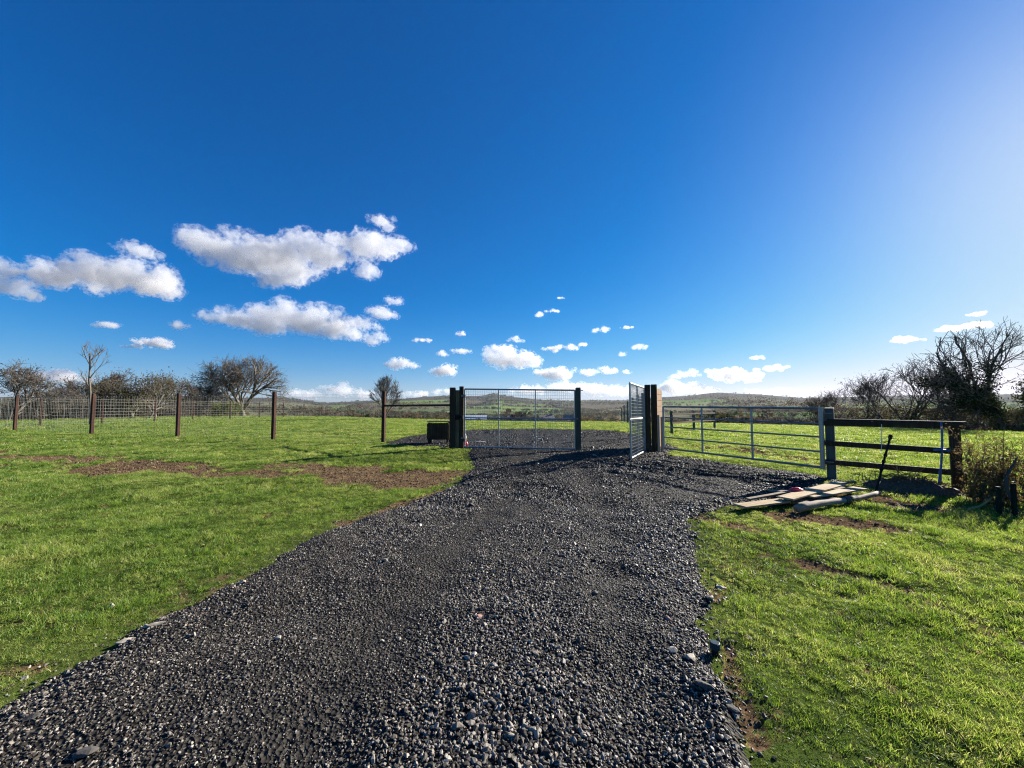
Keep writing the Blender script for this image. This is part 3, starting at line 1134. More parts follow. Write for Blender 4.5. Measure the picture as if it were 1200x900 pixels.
# ================================================================== TREES, HEDGES AND FAR WOODS
def tree_chains(seed, H, W, base, tr, levels, counts, lean=(0, 0), fork=0.35, wob=0.16, trop=0.05, ang=(30, 62), flat=1.0, rmin=0.016, trunk_f=None, limb=None):
    """branch chains [(points, radii, level)] of a bare tree: crown an ellipsoid of width W from height base to H"""
    r = random.Random(seed)
    zc, rx = base + (H - base) * 0.25, W / 2
    chains = []

    def inside(p):
        dz = max(0.0, p.z - zc)
        q = (p.x - lean[0] * 0.8) ** 2 / rx ** 2 + (p.y - lean[1] * .8) ** 2 / rx ** 2 + dz ** 2 / (H - zc) ** 2
        return q < r.uniform(0.5, 1.15)

    def grow(p, d, L, r0, lvl):
        n = max(3, int(3 + L / (H * 0.09)))
        pts, rad = [p.copy()], [r0]
        end = max(r0 * (0.45 if lvl else 0.62), rmin * 0.55)
        for i in range(n):
            t = (i + 1) / n
            d = (d + Vector((r.gauss(0, wob), r.gauss(0, wob), r.gauss(0, wob * .7) + trop))).normalized()
            p = p + d * (L / n)
            if lvl and p.z > base * .8 and not inside(p):
                if len(pts) < 2:
                    return
                break
            if lvl and p.z < 0.4:
                break
            pts.append(p.copy())
            rad.append(max(r0 + (end - r0) * t, rmin * 0.5))
        if len(pts) < 2:
            return
        chains.append((pts, rad, lvl))
        if lvl >= levels:
            return
        nc = counts[min(lvl, len(counts) - 1)]
        for k in range(nc):
            t = r.uniform(0.28, 1.0) if lvl else r.uniform(fork, 1.0)
            x = t * (len(pts) - 1)
            i = min(int(x), len(pts) - 2)
            q = pts[i].lerp(pts[i + 1], x - i)
            dd = (pts[i + 1] - pts[i]).normalized()
            a = math.radians(r.uniform(*ang))
            o = dd.orthogonal().normalized()
            o.rotate(Matrix.Rotation(r.uniform(0, 2 * PI), 3, dd))
            nd = dd * math.cos(a) + o * math.sin(a)
            nd.z *= flat
            rr = rad[i] * r.uniform(0.42, 0.68)
            ll = L * r.uniform(0.5, 0.8) * (1 - 0.3 * t) if lvl else (limb if limb else (H - q.z)) * r.uniform(0.6, 1.0)
            grow(q, nd.normalized(), ll, max(rr, rmin), lvl + 1)

    d0 = Vector((lean[0], lean[1], H * 0.75)).normalized()
    grow(Vector((0, 0, -0.3)), d0, H * (trunk_f or 0.62), tr, 0)
    return chains


def leaf_cloud(mb, spots, n, size, spread, seed):
    r = random.Random(seed)
    for _ in range(n):
        c = r.choice(spots)
        p = Vector(c) + Vector((r.gauss(0, spread), r.gauss(0, spread), r.gauss(0, spread)))
        if p.z < 0.05:
            p.z = abs(p.z) + 0.05
        u = Vector((r.gauss(0, 1), r.gauss(0, 1), r.gauss(0, 1))).normalized()
        v = u.orthogonal().normalized()
        v.rotate(Matrix.Rotation(r.uniform(0, 6.28), 3, u))
        q = size * r.uniform(0.6, 1.3)
        w_ = u.cross(v)
        mb.add([p - v * q, p + w_ * q * 0.55, p + v * q, p - w_ * q * 0.55], [(0, 1, 2, 3)])


TREE_MESHES = {}


def make_tree(key, loc, label, cat='tree', name='bare_tree', group=None, yaw=0.0, scale=1.0, bark='bark', leaves=None, **kw):
    """tree > trunk, crown (and leaves where it has some); a second tree of the same key shares the meshes"""
    t = thing(name, label, cat, loc, group)
    t.rotation_euler.z = yaw
    t.scale = (scale,) * 3
    if key not in TREE_MESHES:
        ch = tree_chains(**kw)
        a, b = MB(), MB()
        tips = []
        for pts, rad, lvl in ch:
            if lvl <= 1:
                a.tube(pts, rad, 7 if lvl == 0 else 5)
            else:
                b.tube(pts, rad, 4 if lvl == 2 else 3, cap=False)
                tips.append(pts[-1])
                tips.append(pts[len(pts) // 2])
        L = []
        L.append((a.build('trunk', M[bark], loc=(0, 0, 0), smooth=True)))
        L.append((b.build('crown', M[bark], loc=(0, 0, 0), smooth=True)))
        if leaves:
            for nm, mat, n, size, spread, where in leaves:
                m = MB()
                if where == 'tips':
                    spots = tips
                elif where == 'trunk':
                    spots = [p for pts, rad, lvl in ch if lvl <= 1 for p in pts if p.z < kw['H'] * 0.6]
                else:
                    spots = [p for p in tips if where(p)] or [p for pts, rad, lvl in ch if lvl == 0 for p in pts]
                leaf_cloud(m, spots, n, size, spread, kw['seed'] + 5)
                L.append(m.build(nm, M[mat], loc=(0, 0, 0)))
        for o in L:
            o.parent = t
        TREE_MESHES[key] = L
    else:
        for s in TREE_MESHES[key]:
            o = s.copy()
            COL.objects.link(o)
            o.parent = t
    return t


OAK = dict(H=10.8, W=17.5, base=0.8, tr=0.36, levels=4, counts=[13, 9, 7, 5], fork=0.5, ang=(18, 64), trop=0.03, wob=0.13, rmin=0.020, trunk_f=0.22, limb=10.5)
make_tree('round', at_depth(287, 62, .2), 'large round-crowned bare tree standing alone beyond the two wire fences', name='bare_tree', seed=11,
          leaves=[('leaves', 'olive_leaf', 900, 0.10, 0.35, lambda p: p.x < -1.5 and p.z < 6.5)], **OAK)
make_tree('sapling', at_depth(109, 28, .2), 'tall thin leafless sapling rising high above the left hedge', name='bare_sapling', seed=6, H=6.6, W=4.4, base=2.8,
          tr=0.08, levels=3, counts=[8, 4, 3], fork=0.5, ang=(22, 46), trop=0.09, wob=0.08, trunk_f=0.86, limb=1.9, rmin=0.014)
make_tree('sapling2', at_depth(174, 40, .2), 'short thin pale sapling between the olive bushes on the left', name='bare_sapling', seed=8, H=5.6, W=3.4, base=2.4,
          tr=0.09, levels=3, counts=[7, 5, 4], fork=0.45, ang=(25, 50), trop=0.08, rmin=0.018, bark='bark_pale')
make_tree('broom', at_depth(452, 42, .2), 'small dense upright bare tree behind the last red-brown fence post', name='bare_tree', seed=15, H=5.4, W=4.2, base=1.0,
          tr=0.10, levels=4, counts=[12, 7, 5, 3], fork=0.4, ang=(8, 34), trop=0.06, wob=0.1, rmin=0.014, trunk_f=0.3, limb=4.2, bark='bark_pale')
SHRUB = dict(H=5.0, W=5.4, base=0.6, tr=0.10, levels=4, counts=[11, 7, 6, 4], fork=0.12, ang=(25, 60), trop=0.04, wob=0.2, rmin=0.016)
make_tree('thorn', at_depth(10, 36, .2), 'spreading bare thorn tree at the far left edge of the hedge', name='thorn_tree', seed=21, bark='bark_pale', scale=1.3,
          leaves=[('leaves', 'russet_leaf', 700, 0.06, 0.3, 'tips')], **SHRUB)
make_tree('thorn', at_depth(-60, 33, .2), 'bare thorn tree just beyond the left edge of the view', name='thorn_tree', yaw=1.3, scale=0.95)
make_tree('olive', at_depth(124, 43, .2), 'olive-leaved bush close behind the tall thin sapling', name='leafy_bush', seed=31,
          leaves=[('leaves', 'olive_leaf', 2600, 0.085, 0.32, 'tips')], **SHRUB)
make_tree('thorn', at_depth(150, 47, .2), 'greyish bare thorn tree right of the olive bush behind the sapling', name='thorn_tree', yaw=2.4, scale=1.35)
make_tree('olive', at_depth(184, 46, .2), 'olive bush with a flat top behind the short pale sapling', name='leafy_bush', yaw=2.0, scale=1.2)
make_tree('thorn', at_depth(202, 52, .2), 'bare thorn tree in the gap left of the large round tree', name='thorn_tree', yaw=4.0, scale=1.3)
make_tree('thorn', at_depth(75, 40, .2), 'low scrubby thorn tree between the second and third fence posts', name='thorn_tree', yaw=5.0, scale=0.8)
make_tree('thorn', at_depth(243, 56, .2), 'scrubby thorn tree leaning under the left side of the round tree', name='thorn_tree', yaw=0.6, scale=1.15)
make_tree('olive', at_depth(48, 39, .2), 'low olive bush between the far-left thorn tree and the tall sapling', name='leafy_bush', yaw=3.3, scale=0.72)
make_tree('thorn', at_depth(92, 44, .2), 'brownish thorn tree close left of the tall thin sapling', name='thorn_tree', yaw=3.7, scale=1.1)
make_tree('narrow', at_depth(157, 44, .2), 'narrow dark ivy-covered stump between the left bushes', name='ivy_stump', seed=41, H=4.0, W=1.4, base=0.5, tr=0.16, levels=2,
          counts=[8, 4], fork=0.2, ang=(25, 60), rmin=0.02, leaves=[('ivy', 'ivy', 900, 0.08, 0.16, 'trunk')])
make_tree('bramble', at_depth(268, 52, .2), 'low rounded yellow-green bramble bush in front of the round tree', name='bramble_bush', seed=43, H=2.4, W=5.2, base=0.1, tr=0.05,
          levels=3, counts=[10, 6, 5], fork=0.05, ang=(30, 75), trop=0.0, rmin=0.014, leaves=[('leaves', 'bramble_leaf', 2200, 0.09, 0.25, 'tips')])

# the row of trees on the right
ROW = dict(H=6.6, W=6.6, base=0.9, tr=0.10, levels=4, counts=[7, 6, 5, 4], fork=0.25, ang=(14, 46), trop=0.06, wob=0.16, rmin=0.013, trunk_f=0.25, limb=5.6)
make_tree('row', at_depth(1014, 40, .2), 'bushy bare tree above the near end of the field gate', name='bare_tree', seed=51, bark='bark_dark', yaw=0.5, scale=0.95,
          leaves=[('leaves', 'russet_leaf', 300, 0.06, 0.3, 'tips')], **ROW)
make_tree('row', at_depth(984, 44, .2), 'smaller bare tree left of the bushy one above the gate', name='bare_tree', yaw=3.0, scale=0.8)
make_tree('row', at_depth(1036, 38, .2), 'many-stemmed bare tree above the left half of the rail fence', name='bare_tree', yaw=1.9, scale=0.97)
make_tree('rowb', at_depth(1062, 37, .2), 'taller bare tree above the middle of the rail fence', name='bare_tree', seed=57, bark='bark_dark', H=7.4, W=6.4, base=1.0, tr=0.15,
          levels=4, counts=[7, 6, 5, 4], fork=0.25, ang=(14, 46), trop=0.06, wob=0.16, rmin=0.013, trunk_f=0.25, limb=6.6)
make_tree('lean', at_depth(1118, 33, .2), 'dark forked bare tree leaning left away from the ivy-clad tree', name='bare_tree', seed=62, bark='bark_dark', H=7.2, W=8.0, base=1.0,
          tr=0.17, levels=4, counts=[7, 7, 6, 4], lean=(-3.4, 0), fork=0.35, ang=(14, 50), trop=0.05, wob=0.15, rmin=0.013, trunk_f=0.36, limb=5.6,
          leaves=[('ivy', 'ivy', 700, 0.07, 0.18, lambda p: p.z < 1.6)])
make_tree('ivy', at_depth(1168, 30, .2), 'large dark ivy-clad tree with a wide bare top at the right', name='ivy_clad_tree', seed=68, bark='bark_dark', H=9.8, W=9.8, base=0.8,
          tr=0.27, levels=4, counts=[10, 8, 6, 4], fork=0.35, ang=(12, 60), trop=0.045, wob=0.16, rmin=0.0135, trunk_f=0.42, limb=7.4,
          leaves=[('ivy', 'ivy', 10000, 0.085, 0.27, 'trunk')])
make_tree('ever', at_depth(1255, 30, .2), 'dark evergreen bush crowding the ivy-clad tree at the right edge', name='evergreen_bush', seed=71, bark='bark_dark', H=7.6, W=5.5, base=0.4,
          tr=0.16, levels=3, counts=[12, 7, 5], fork=0.08, ang=(30, 70), rmin=0.02, leaves=[('leaves', 'ivy', 7000, 0.10, 0.32, 'tips')])
make_tree('row', at_depth(1092, 36, .2), 'slender many-stemmed bare tree just left of the leaning forked tree', name='bare_tree', yaw=0.2, scale=1.02)
make_tree('row', at_depth(962, 47, .2), 'bare tree directly behind the hinge end of the field gate', name='bare_tree', yaw=1.2, scale=0.78)
make_tree('row', at_depth(1300, 28, .2), 'bare tree just beyond the right edge of the view', name='bare_tree', yaw=4.4, scale=1.05)
make_tree('row', at_depth(950, 50, .2), 'low bare tree above the middle of the field gate', name='bare_tree', yaw=5.2, scale=0.62)


def hedge(label, line, h, wid, n_stem, n_leaf, mat, leaf, seed, name='hedge', bark='bark'):
    """a run of tangled stems with sparse leaves along a line of ground points"""
    r = random.Random(seed)
    a, b = MB(), MB()
    P = [Vector(p) for p in line]
    spots = []
    for _ in range(n_stem):
        k = r.uniform(0, len(P) - 1.001)
        i = int(k)
        p = P[i].lerp(P[i + 1], k - i) + Vector((r.gauss(0, wid / 2), r.gauss(0, wid / 2), 0))
        p.z = gzf(p.x, p.y) - 0.1
        hh = h * r.uniform(0.45, 1.1) * (0.8 + 0.5 * math.sin(k * 7.1 + seed))
        d = Vector((r.gauss(0, .45), r.gauss(0, .45), 1)).normalized()
        pts = [p]
        for s in range(4):
            d = (d + Vector((r.gauss(0, .3), r.gauss(0, .3), r.gauss(0, .12)))).normalized()
            pts.append(pts[-1] + d * hh / 4)
        a.tube(pts, [0.03, 0.026, 0.022, 0.018, 0.012], 3, cap=False)
        spots += pts[1:]
        for s in range(4):
            q = r.choice(pts[1:])
            d2 = Vector((r.gauss(0, 1), r.gauss(0, 1), r.gauss(0.3, .6))).normalized()
            a.tube([q, q + d2 * hh * 0.16, q + d2 * hh * 0.3 + Vector((0, 0, r.uniform(-.1, .15)))], [0.016, 0.013, 0.010], 3, cap=False)
            spots.append(q + d2 * hh * 0.25)
    leaf_cloud(b, spots, n_leaf, leaf, 0.28, seed)
    c = P[len(P) // 2]
    t = thing(name, label, 'hedge', (c.x, c.y, gzf(c.x, c.y)))
    a.build('stems', M[bark], t)
    b.build('leaves', M[mat], t)
    return t


hedge('low tangled russet hedge behind the wire fences at the left', [at_depth(x, d) for x, d in ((-120, 33), (0, 38), (100, 43), (200, 52), (240, 58))], 2.5, 1.8, 900, 15000,
      'russet_leaf', 0.08, 3, bark='bark_dark')
hedge('thin brown hedge running right from the large round tree', [at_depth(x, d) for x, d in ((300, 66), (370, 70), (430, 72), (500, 68))], 1.7, 1.5, 420, 3800, 'russet_leaf', 0.085, 4)
hedge('dark brushy hedge beyond the field gate', [at_depth(x, d) for x, d in ((846, 58), (900, 53), (950, 48), (1000, 43))], 2.7, 1.8, 520, 3000, 'russet_leaf', 0.075, 5, bark='bark_dark')
hedge('olive undergrowth along the foot of the right-hand tree row', [at_depth(x, d) for x, d in ((1000, 42.5), (1060, 38), (1110, 34.5), (1170, 31.5), (1260, 29.5))], 2.1, 1.5, 700, 6500, 'olive_leaf', 0.07, 6,
      bark='bark_dark')


# far woods and hedgerows: a mass of crowns, nobody could count it
def bush_src(seed, mat, n=150, q=0.085, tall=1.0):
    r = random.Random(seed)
    mb = MB()
    lumps = [(Vector((r.gauss(0, .2), r.gauss(0, .2), r.uniform(.25, .72) * tall)), r.uniform(.16, .3)) for _ in range(7)]
    for _ in range(n):
        c, rad = r.choice(lumps)
        d = Vector((r.gauss(0, 1), r.gauss(0, 1), r.gauss(0, 1))).normalized()
        p = c + d * rad * r.uniform(0.5, 1.05)
        u = Vector((r.gauss(0, 1), r.gauss(0, 1), r.gauss(0, 1))).normalized()
        v = u.orthogonal().normalized()
        w_ = u.cross(v)
        s = q * r.uniform(.6, 1.3)
        mb.add([p - v * s, p + w_ * s * .7, p + v * s, p - w_ * s * .7], [(0, 1, 2, 3)])
    mb.tube([(0, 0, -.2), (0.02, 0, .45 * tall)], [0.035, 0.02], 4)
    return src('far_crown', mb.v, mb.f, M[mat])


BUSH = [bush_src(1, 'ivy'), bush_src(2, 'olive_leaf'), bush_src(3, 'russet_leaf', 110), bush_src(4, 'ivy', 170), bush_src(5, 'russet_leaf', 90, 0.07, 1.2), bush_src(6, 'olive_leaf', 130)]


def far_woods():
    r = np.random.default_rng(5)
    X, Y, S = [], [], []
    # hedgerows along the field edges of the hills
    n = 150000
    x, y = sector_pts(n, 130, 2700, R(-58), R(58), r)
    wx = x + 25 * vn(x, y, 90, 5)
    wy = y + 25 * vn(x, y, 90, 6)
    SX, SY = FIELDS
    keep = np.zeros(n, bool)
    for c in range(0, n, 15000):
        d = np.sqrt((wx[c:c + 15000, None] - SX) ** 2 + ((wy[c:c + 15000, None] - SY) * .8) ** 2)
        d.partition(1, axis=1)
        keep[c:c + 15000] = (d[:, 1] - d[:, 0]) < 5
    wood = (fbm(x, y, 230, 17, 3) > 0.36) & (np.hypot(x, y) < 2350) & (r.uniform(size=n) < 0.35)
    low = (np.hypot(x, y) < 900) & (fbm(x, y, 160, 19, 3) > 0.05) & (r.uniform(size=n) < 0.25)
    rr_ = np.hypot(x, y)
    thin = r.uniform(size=n) < 1 - 0.75 * sstep(1700, 2300, rr_)
    ok = (keep | wood | low) & thin
    X.append(x[ok]), Y.append(y[ok])
    S.append(r.uniform(5, 11, ok.sum()))
    # the band of trees just below the brow of the field
    n = 900
    a = r.uniform(R(-27), R(34), n)
    rr = np.interp(a, [R(-27), R(-10), 0, R(34)], [92, 84, 74, 74]) + r.uniform(0, 1, n) ** 1.5 * 130
    X.append(rr * np.sin(a)), Y.append(rr * np.cos(a))
    S.append(np.interp(rr, [70, 110, 220], [1.8, 4.2, 7.5]) * r.uniform(0.7, 1.15, n))
    # clump of trees on the hilltops
    for px, dpt, k in ((578, 2600, 16), (590, 2620, 8), (842, 2600, 22), (855, 2600, 12), (600, 2600, 8), (826, 2600, 8)):
        p = D(px, 463, dpt)
        X.append(p.x + r.normal(0, 18, k)), Y.append(p.y + r.normal(0, 10, k))
        S.append(r.uniform(8, 14, k))
    x, y, s = map(np.concatenate, (X, Y, S))
    n = len(x)
    return scatter('distant_trees', np.stack([x, y, gz(x, y) - 0.2], -1), np.stack([np.zeros(n), np.zeros(n), r.uniform(0, 6.28, n)], -1),
                   np.stack([s * r.uniform(1.0, 1.5, n), s * r.uniform(1.0, 1.5, n), s], -1), r.integers(0, 6, n), BUSH,
                   'woods and hedgerows of the valley and the far hills', M['olive_leaf'])


far_woods()
# ================================================================== FENCES AND GATES
def post_h(p, px_top, w):
    pass


def netting(mb, P, zs, step, th, lift=0.0):
    """woven wire along the ground points P: level wires at heights zs, upright wires every step metres"""
    for a, b in zip(P[:-1], P[1:]):
        a, b = Vector(a), Vector(b)
        L = (b - a).length
        n = max(2, int(L / 1.2))
        for z in zs:
            for i in range(n):
                p, q = a.lerp(b, i / n), a.lerp(b, (i + 1) / n)
                sag = 0.012 * math.sin(i * 1.7 + z * 9)
                mb.bar((p.x, p.y, p.z + z + sag), (q.x, q.y, q.z + z + 0.012 * math.sin((i + 1) * 1.7 + z * 9)), th, th)
        m = int(L / step)
        for i in range(m):
            p = a.lerp(b, (i + .5) / m)
            mb.bar((p.x, p.y, p.z + zs[0]), (p.x + 0.01 * math.sin(i * 2.3), p.y, p.z + zs[-1]), th * 0.62, th * 0.62)


def wire_fence(label, pts, hs, w, mat, zs, step, th, group=None, leans=None):
    c = pts[len(pts) // 2]
    t = thing('wire_fence', label, 'fence', c, group)
    yaw = math.atan2(pts[1].y - pts[0].y, pts[1].x - pts[0].x)
    for i, p in enumerate(pts):
        mb = MB().post(p, w, w, hs[i], yaw, 0.015, (0.02 * math.sin(i * 3.1), 0.02 * math.cos(i * 1.7)))
        mb.build('post', mat, t, loc=p, bevel=0.008)
    nb = MB()
    off = Vector((math.sin(yaw), -math.cos(yaw), 0)) * (w / 2 + 0.004)
    netting(nb, [p + off for p in pts], zs, step, th)
    nb.build('netting', M['wire'], t)
    return t


front = [on_ground(*p) for p in ((449, 519), (320, 515), (208, 512), (107, 509), (17, 505))]
front.append(front[-1] + (front[-1] - front[-2]))
front[-1].z = gzf(front[-1].x, front[-1].y)
ZS = [0.06, 0.16, 0.26, 0.37, 0.49, 0.62, 0.76, 0.91, 1.07, 1.23, 1.40, 1.57, 1.74, 1.88]
ff = wire_fence('tall wire-net fence on red-brown posts along the near edge of the paddock', front, [2.02, 2.0, 2.0, 2.0, 2.0, 2.0], 0.12, M['post_red'], ZS, 0.17, 0.0036)
gp_l = on_ground(530, 525.5)
MB().bar((front[0].x, front[0].y, front[0].z + 1.45), (gp_l.x - 0.04, gp_l.y + 0.1, gp_l.z + 1.43), 0.045, 0.075).build('rail', M['sleeper'], ff, bevel=0.006)

back_px = [(-40, 24.0), (50, 26.5), (122, 29.6), (183, 33.4), (227, 38.5), (271, 42), (305, 46), (333, 51), (357, 58), (378, 64), (408, 70)]
back = [at_depth(x, d) for x, d in back_px]
wire_fence('distant wire-net fence with thin posts crossing the meadow behind the front fence', back, [1.98] * len(back), 0.11, M['post_red'],
           [0.1, 0.3, 0.5, 0.72, 0.95, 1.2, 1.45, 1.7, 1.88], 0.3, 0.007)
side = [at_depth(x, d) for x, d in ((753, 17), (747, 21), (741, 27), (735, 35), (731, 44), (728, 52))]
wire_fence('short run of dark posts and netting seen past the open gate', side, [2.0] * 6, 0.13, M['post_grey'], [0.1, 0.4, 0.7, 1.0, 1.3, 1.6, 1.85], 0.3, 0.008)

# left gate post: two dark timbers with a brown board between
L0, L1 = on_ground(530, 525.5), on_ground(540.5, 525.5)
gl = thing('gate_post', 'paired dark timber gate post with a brown board between, left of the mesh gate', 'gate post', (L0 + L1) / 2)
MB().post(L0, 0.19, 0.12, 2.02, 0.02).build('post', M['sleeper'], gl, loc=L0, bevel=0.01)
MB().post(L1, 0.14, 0.14, 2.07, 0.02).build('post', M['sleeper'], gl, loc=L1, bevel=0.01)
Lm = (L0 + L1) / 2 + Vector((0, 0.04, 0))
MB().post(Lm, 0.155, 0.05, 1.94, 0.0).build('board', M['sleeper_mid'], gl, loc=Lm, bevel=0.006)
lb = MB().bar((L1.x - 0.17, L1.y - 0.10, L1.z + 1.03), (L1.x + 0.05, L1.y - 0.10, L1.z + 1.03), 0.05, 0.13)
lb.tube([(L1.x - .18, L1.y - 0.12, L1.z + 1.10), (L1.x - .10, L1.y - 0.14, L1.z + 1.13), (L1.x + .02, L1.y - .12, L1.z + 1.06)], 0.012, 6)
lb.build('latch_box', M['black_tool'], gl, bevel=0.008)
for z in (0.35, 1.75):
    MB().bar((L1.x, L1.y - 0.08, L1.z + z), (L1.x + 0.1, L1.y - 0.06, L1.z + z), 0.03, 0.05).build('hinge', M['galv_dull'], gl)

# mesh gate, closed
G0 = Vector((L1.x + 0.11, L1.y, 0.0))
PM = on_ground(678, 529)
G1 = Vector((PM.x - 0.10, PM.y + 0.02, 0.0))


def mesh_gate(label, a, b, z0, z1, stiles, mid, wz, wx, th, loc, wire, double=False):
    t = thing('mesh_gate', label, 'gate', loc)
    fr = MB()
    r = 0.026
    a0, a1, b0, b1 = (Vector((p.x, p.y, z)) for p, z in ((a, z0[0]), (a, z1[0]), (b, z0[1]), (b, z1[1])))
    fr.tube([a0, a1], r, 10)
    fr.tube([b0, b1], r, 10)
    fr.tube([a0, b0], r, 10)
    fr.tube([a1, b1], r, 10)
    fo = fr.build('frame', M['galv'], t, smooth=False)
    for s in stiles:
        p, q = a0.lerp(b0, s), a1.lerp(b1, s)
        MB().tube([p, q], 0.021, 8).build('upright', M['galv'], t)
    m0, m1 = a0.lerp(a1, mid), b0.lerp(b1, mid)
    MB().tube([m0, m1], 0.022, 8).build('middle_bar', M['galv'], t)
    if double:
        MB().tube([a0.lerp(a1, mid - 0.035), b0.lerp(b1, mid - 0.035)], 0.016, 8).build('middle_bar', M['galv'], t)
    nb = MB()
    L = (b0 - a0).length
    n = int(L / wx)
    back_ = Vector((0, 0, 0))
    for i in range(1, n):
        nb.bar(a0.lerp(b0, i / n), a1.lerp(b1, i / n), th, th)
    H = (a1 - a0).length
    n = int(H / wz)
    for i in range(1, n):
        nb.bar(a0.lerp(a1, i / n), b0.lerp(b1, i / n), th, th)
    nb.build('wire_mesh', wire, t)
    # hinge eyes and the latch
    for k in (0.12, 0.88):
        p = a0.lerp(a1, k)
        MB().tube([p + Vector((0, 0, -.05)), p + Vector((0, 0, .05))], 0.04, 8).build('hinge', M['galv_dull'], fo)
    p = b0.lerp(b1, mid)
    MB().bar(p + (p - m0).normalized() * -0.16, p + (p - m0).normalized() * 0.13, 0.03, 0.05).build('latch', M['galv_dull'], fo)
    return t


zg = (L1.z + PM.z) / 2
mesh_gate('wide closed galvanised gate filled with fine wire mesh across the track', G0, G1, (L1.z + .05, PM.z + .07), (L1.z + 1.98, PM.z + 1.96), [0.315, 0.65], 0.505, 0.09, 0.06, 0.006,
          (G0.x, G0.y, L1.z), M['wire_dark'], True)

gm = thing('gate_post', 'single dark green post at the free end of the closed mesh gate', 'gate post', PM)
MB().post(PM, 0.145, 0.145, 2.05, 0.05).build('post', M['post_green'], gm, loc=PM, bevel=0.008)
cm = MB().bar((PM.x - 0.02, PM.y - 0.09, PM.z + 1.05), (PM.x - 0.17, PM.y - 0.09, PM.z + 1.05), 0.03, 0.05)
cm.build('catch', M['galv_dull'], gm)
MB().tube([(PM.x + 0.05, PM.y, PM.z + 1.96), (PM.x + 0.16, PM.y, PM.z + 1.96)], 0.018, 8).build('pin', M['galv_dull'], gm)

# right gate post: two dark timbers and a boarded side lit by the sun
R0, R1 = on_ground(760, 531), on_ground(767.5, 531)
gr = thing('gate_post', 'paired tall dark gate post with a sunlit orange boarded side, right of the opening', 'gate post', (R0 + R1) / 2)
MB().post(R0, 0.16, 0.16, 2.12, -0.25).build('post', M['sleeper'], gr, loc=R0, bevel=0.01)
MB().post(R1, 0.17, 0.16, 2.13, -0.25).build('post', M['sleeper'], gr, loc=R1, bevel=0.01)
pan_a = Vector((R1.x + 0.07, R1.y + 0.10, R1.z))
pan_b = Vector((pan_a.x + 0.88, pan_a.y + 1.75, gzf(pan_a.x + .88, pan_a.y + 1.75)))
dirp = (pan_b - pan_a).normalized()
pn = MB()
for k in range(10):
    z = 0.08 + k * 0.196
    pn.bar(pan_a + Vector((0, 0, z + .095)), pan_b + Vector((0, 0, z + .095)), 0.04, 0.188)
pn.build('board_panel', M['sleeper_raw'], gr, bevel=0.006)
MB().post(pan_b - dirp * 0.05 + Vector((-0.06, 0.03, 0)), 0.12, 0.12, 2.05, -0.45).build('post', M['sleeper'], gr, bevel=0.01)

# pedestrian gate standing open towards the viewer
H0 = Vector((R0.x - 0.10, R0.y - 0.02, 0))
fe = D(739.5, 537, 10.05)
H1 = Vector((fe.x, fe.y, 0))
gz1 = fe.z
og = mesh_gate('narrow galvanised mesh gate standing open beside the tall dark post', H0, H1, (R0.z + .08, gz1), (R0.z + 2.02, gz1 + 1.95), [0.55], 0.52, 0.085, 0.085, 0.008,
               (H0.x, H0.y, R0.z), M['wire'])

# galvanised field gate
A = Vector((4.43, 11.3, 0))
B = Vector((6.32, 7.9, 0))
fg = thing('field_gate', 'long galvanised five-bar field gate at the right of the gravel', 'gate', (A.x, A.y, gzf(A.x, A.y)))
zb, zt = 0.21, 1.41
fracs = (0.0, 0.265, 0.515, 0.74, 1.0)
for i, f in enumerate(fracs):
    z = zb + (zt - zb) * f
    MB().tube([(A.x, A.y, z + .01), (B.x, B.y, z)], 0.024 if i in (0, 4) else 0.018, 8).build('bar', M['galv_dull'], fg)
for s in (0.315, 0.645):
    p = A.lerp(B, s)
    MB().bar((p.x, p.y, zb), (p.x, p.y, zt), 0.045, 0.012, up=(0.4, 1, 0)).build('upright', M['galv'], fg)
MB().tube([(A.x, A.y, zb), (A.x, A.y, zt)], 0.03, 10).build('stile', M['galv'], fg)
hang = MB().tube([(B.x, B.y, zb - .03), (B.x, B.y, zt + .03)], 0.042, 12).build('stile', M['galv'], fg)
for z in (zb + .12, zt - .1):
    MB().tube([(B.x, B.y, z), (B.x + .14, B.y - .1, z)], 0.014, 6).build('hinge', M['galv_dull'], hang)
LP = Vector((4.55, 12.1, gzf(4.55, 12.1)))
lp = thing('latch_post', 'short weathered grey post behind the far end of the field gate', 'post', LP)
MB().post(LP, 0.1, 0.1, 1.18, 0.3).build('post', M['galv_dull'], lp, loc=LP, bevel=0.006)
MB().post(LP + Vector((.17, .08, 0)), 0.05, 0.05, 1.12, 0.3).build('slide', M['galv_dull'], lp)

# far rail fence behind the field gate
rp = [at_depth(x, d) for x, d in ((786, 19.5), (812, 22), (836, 25))]
rf = thing('rail_fence', 'low dark post-and-rail fence glimpsed behind the field gate', 'fence', rp[1])
for p in rp:
    MB().post(p, 0.1, 0.1, 1.15, 0.3).build('post', M['post_grey'], rf, loc=p, bevel=0.006)
for z in (0.55, 1.0):
    mb = MB()
    for a, b in zip(rp[:-1], rp[1:]):
        mb.bar(a + Vector((0, -.07, z)), b + Vector((0, -.07, z)), 0.035, 0.085)
    mb.build('rail', M['sleeper'], rf)

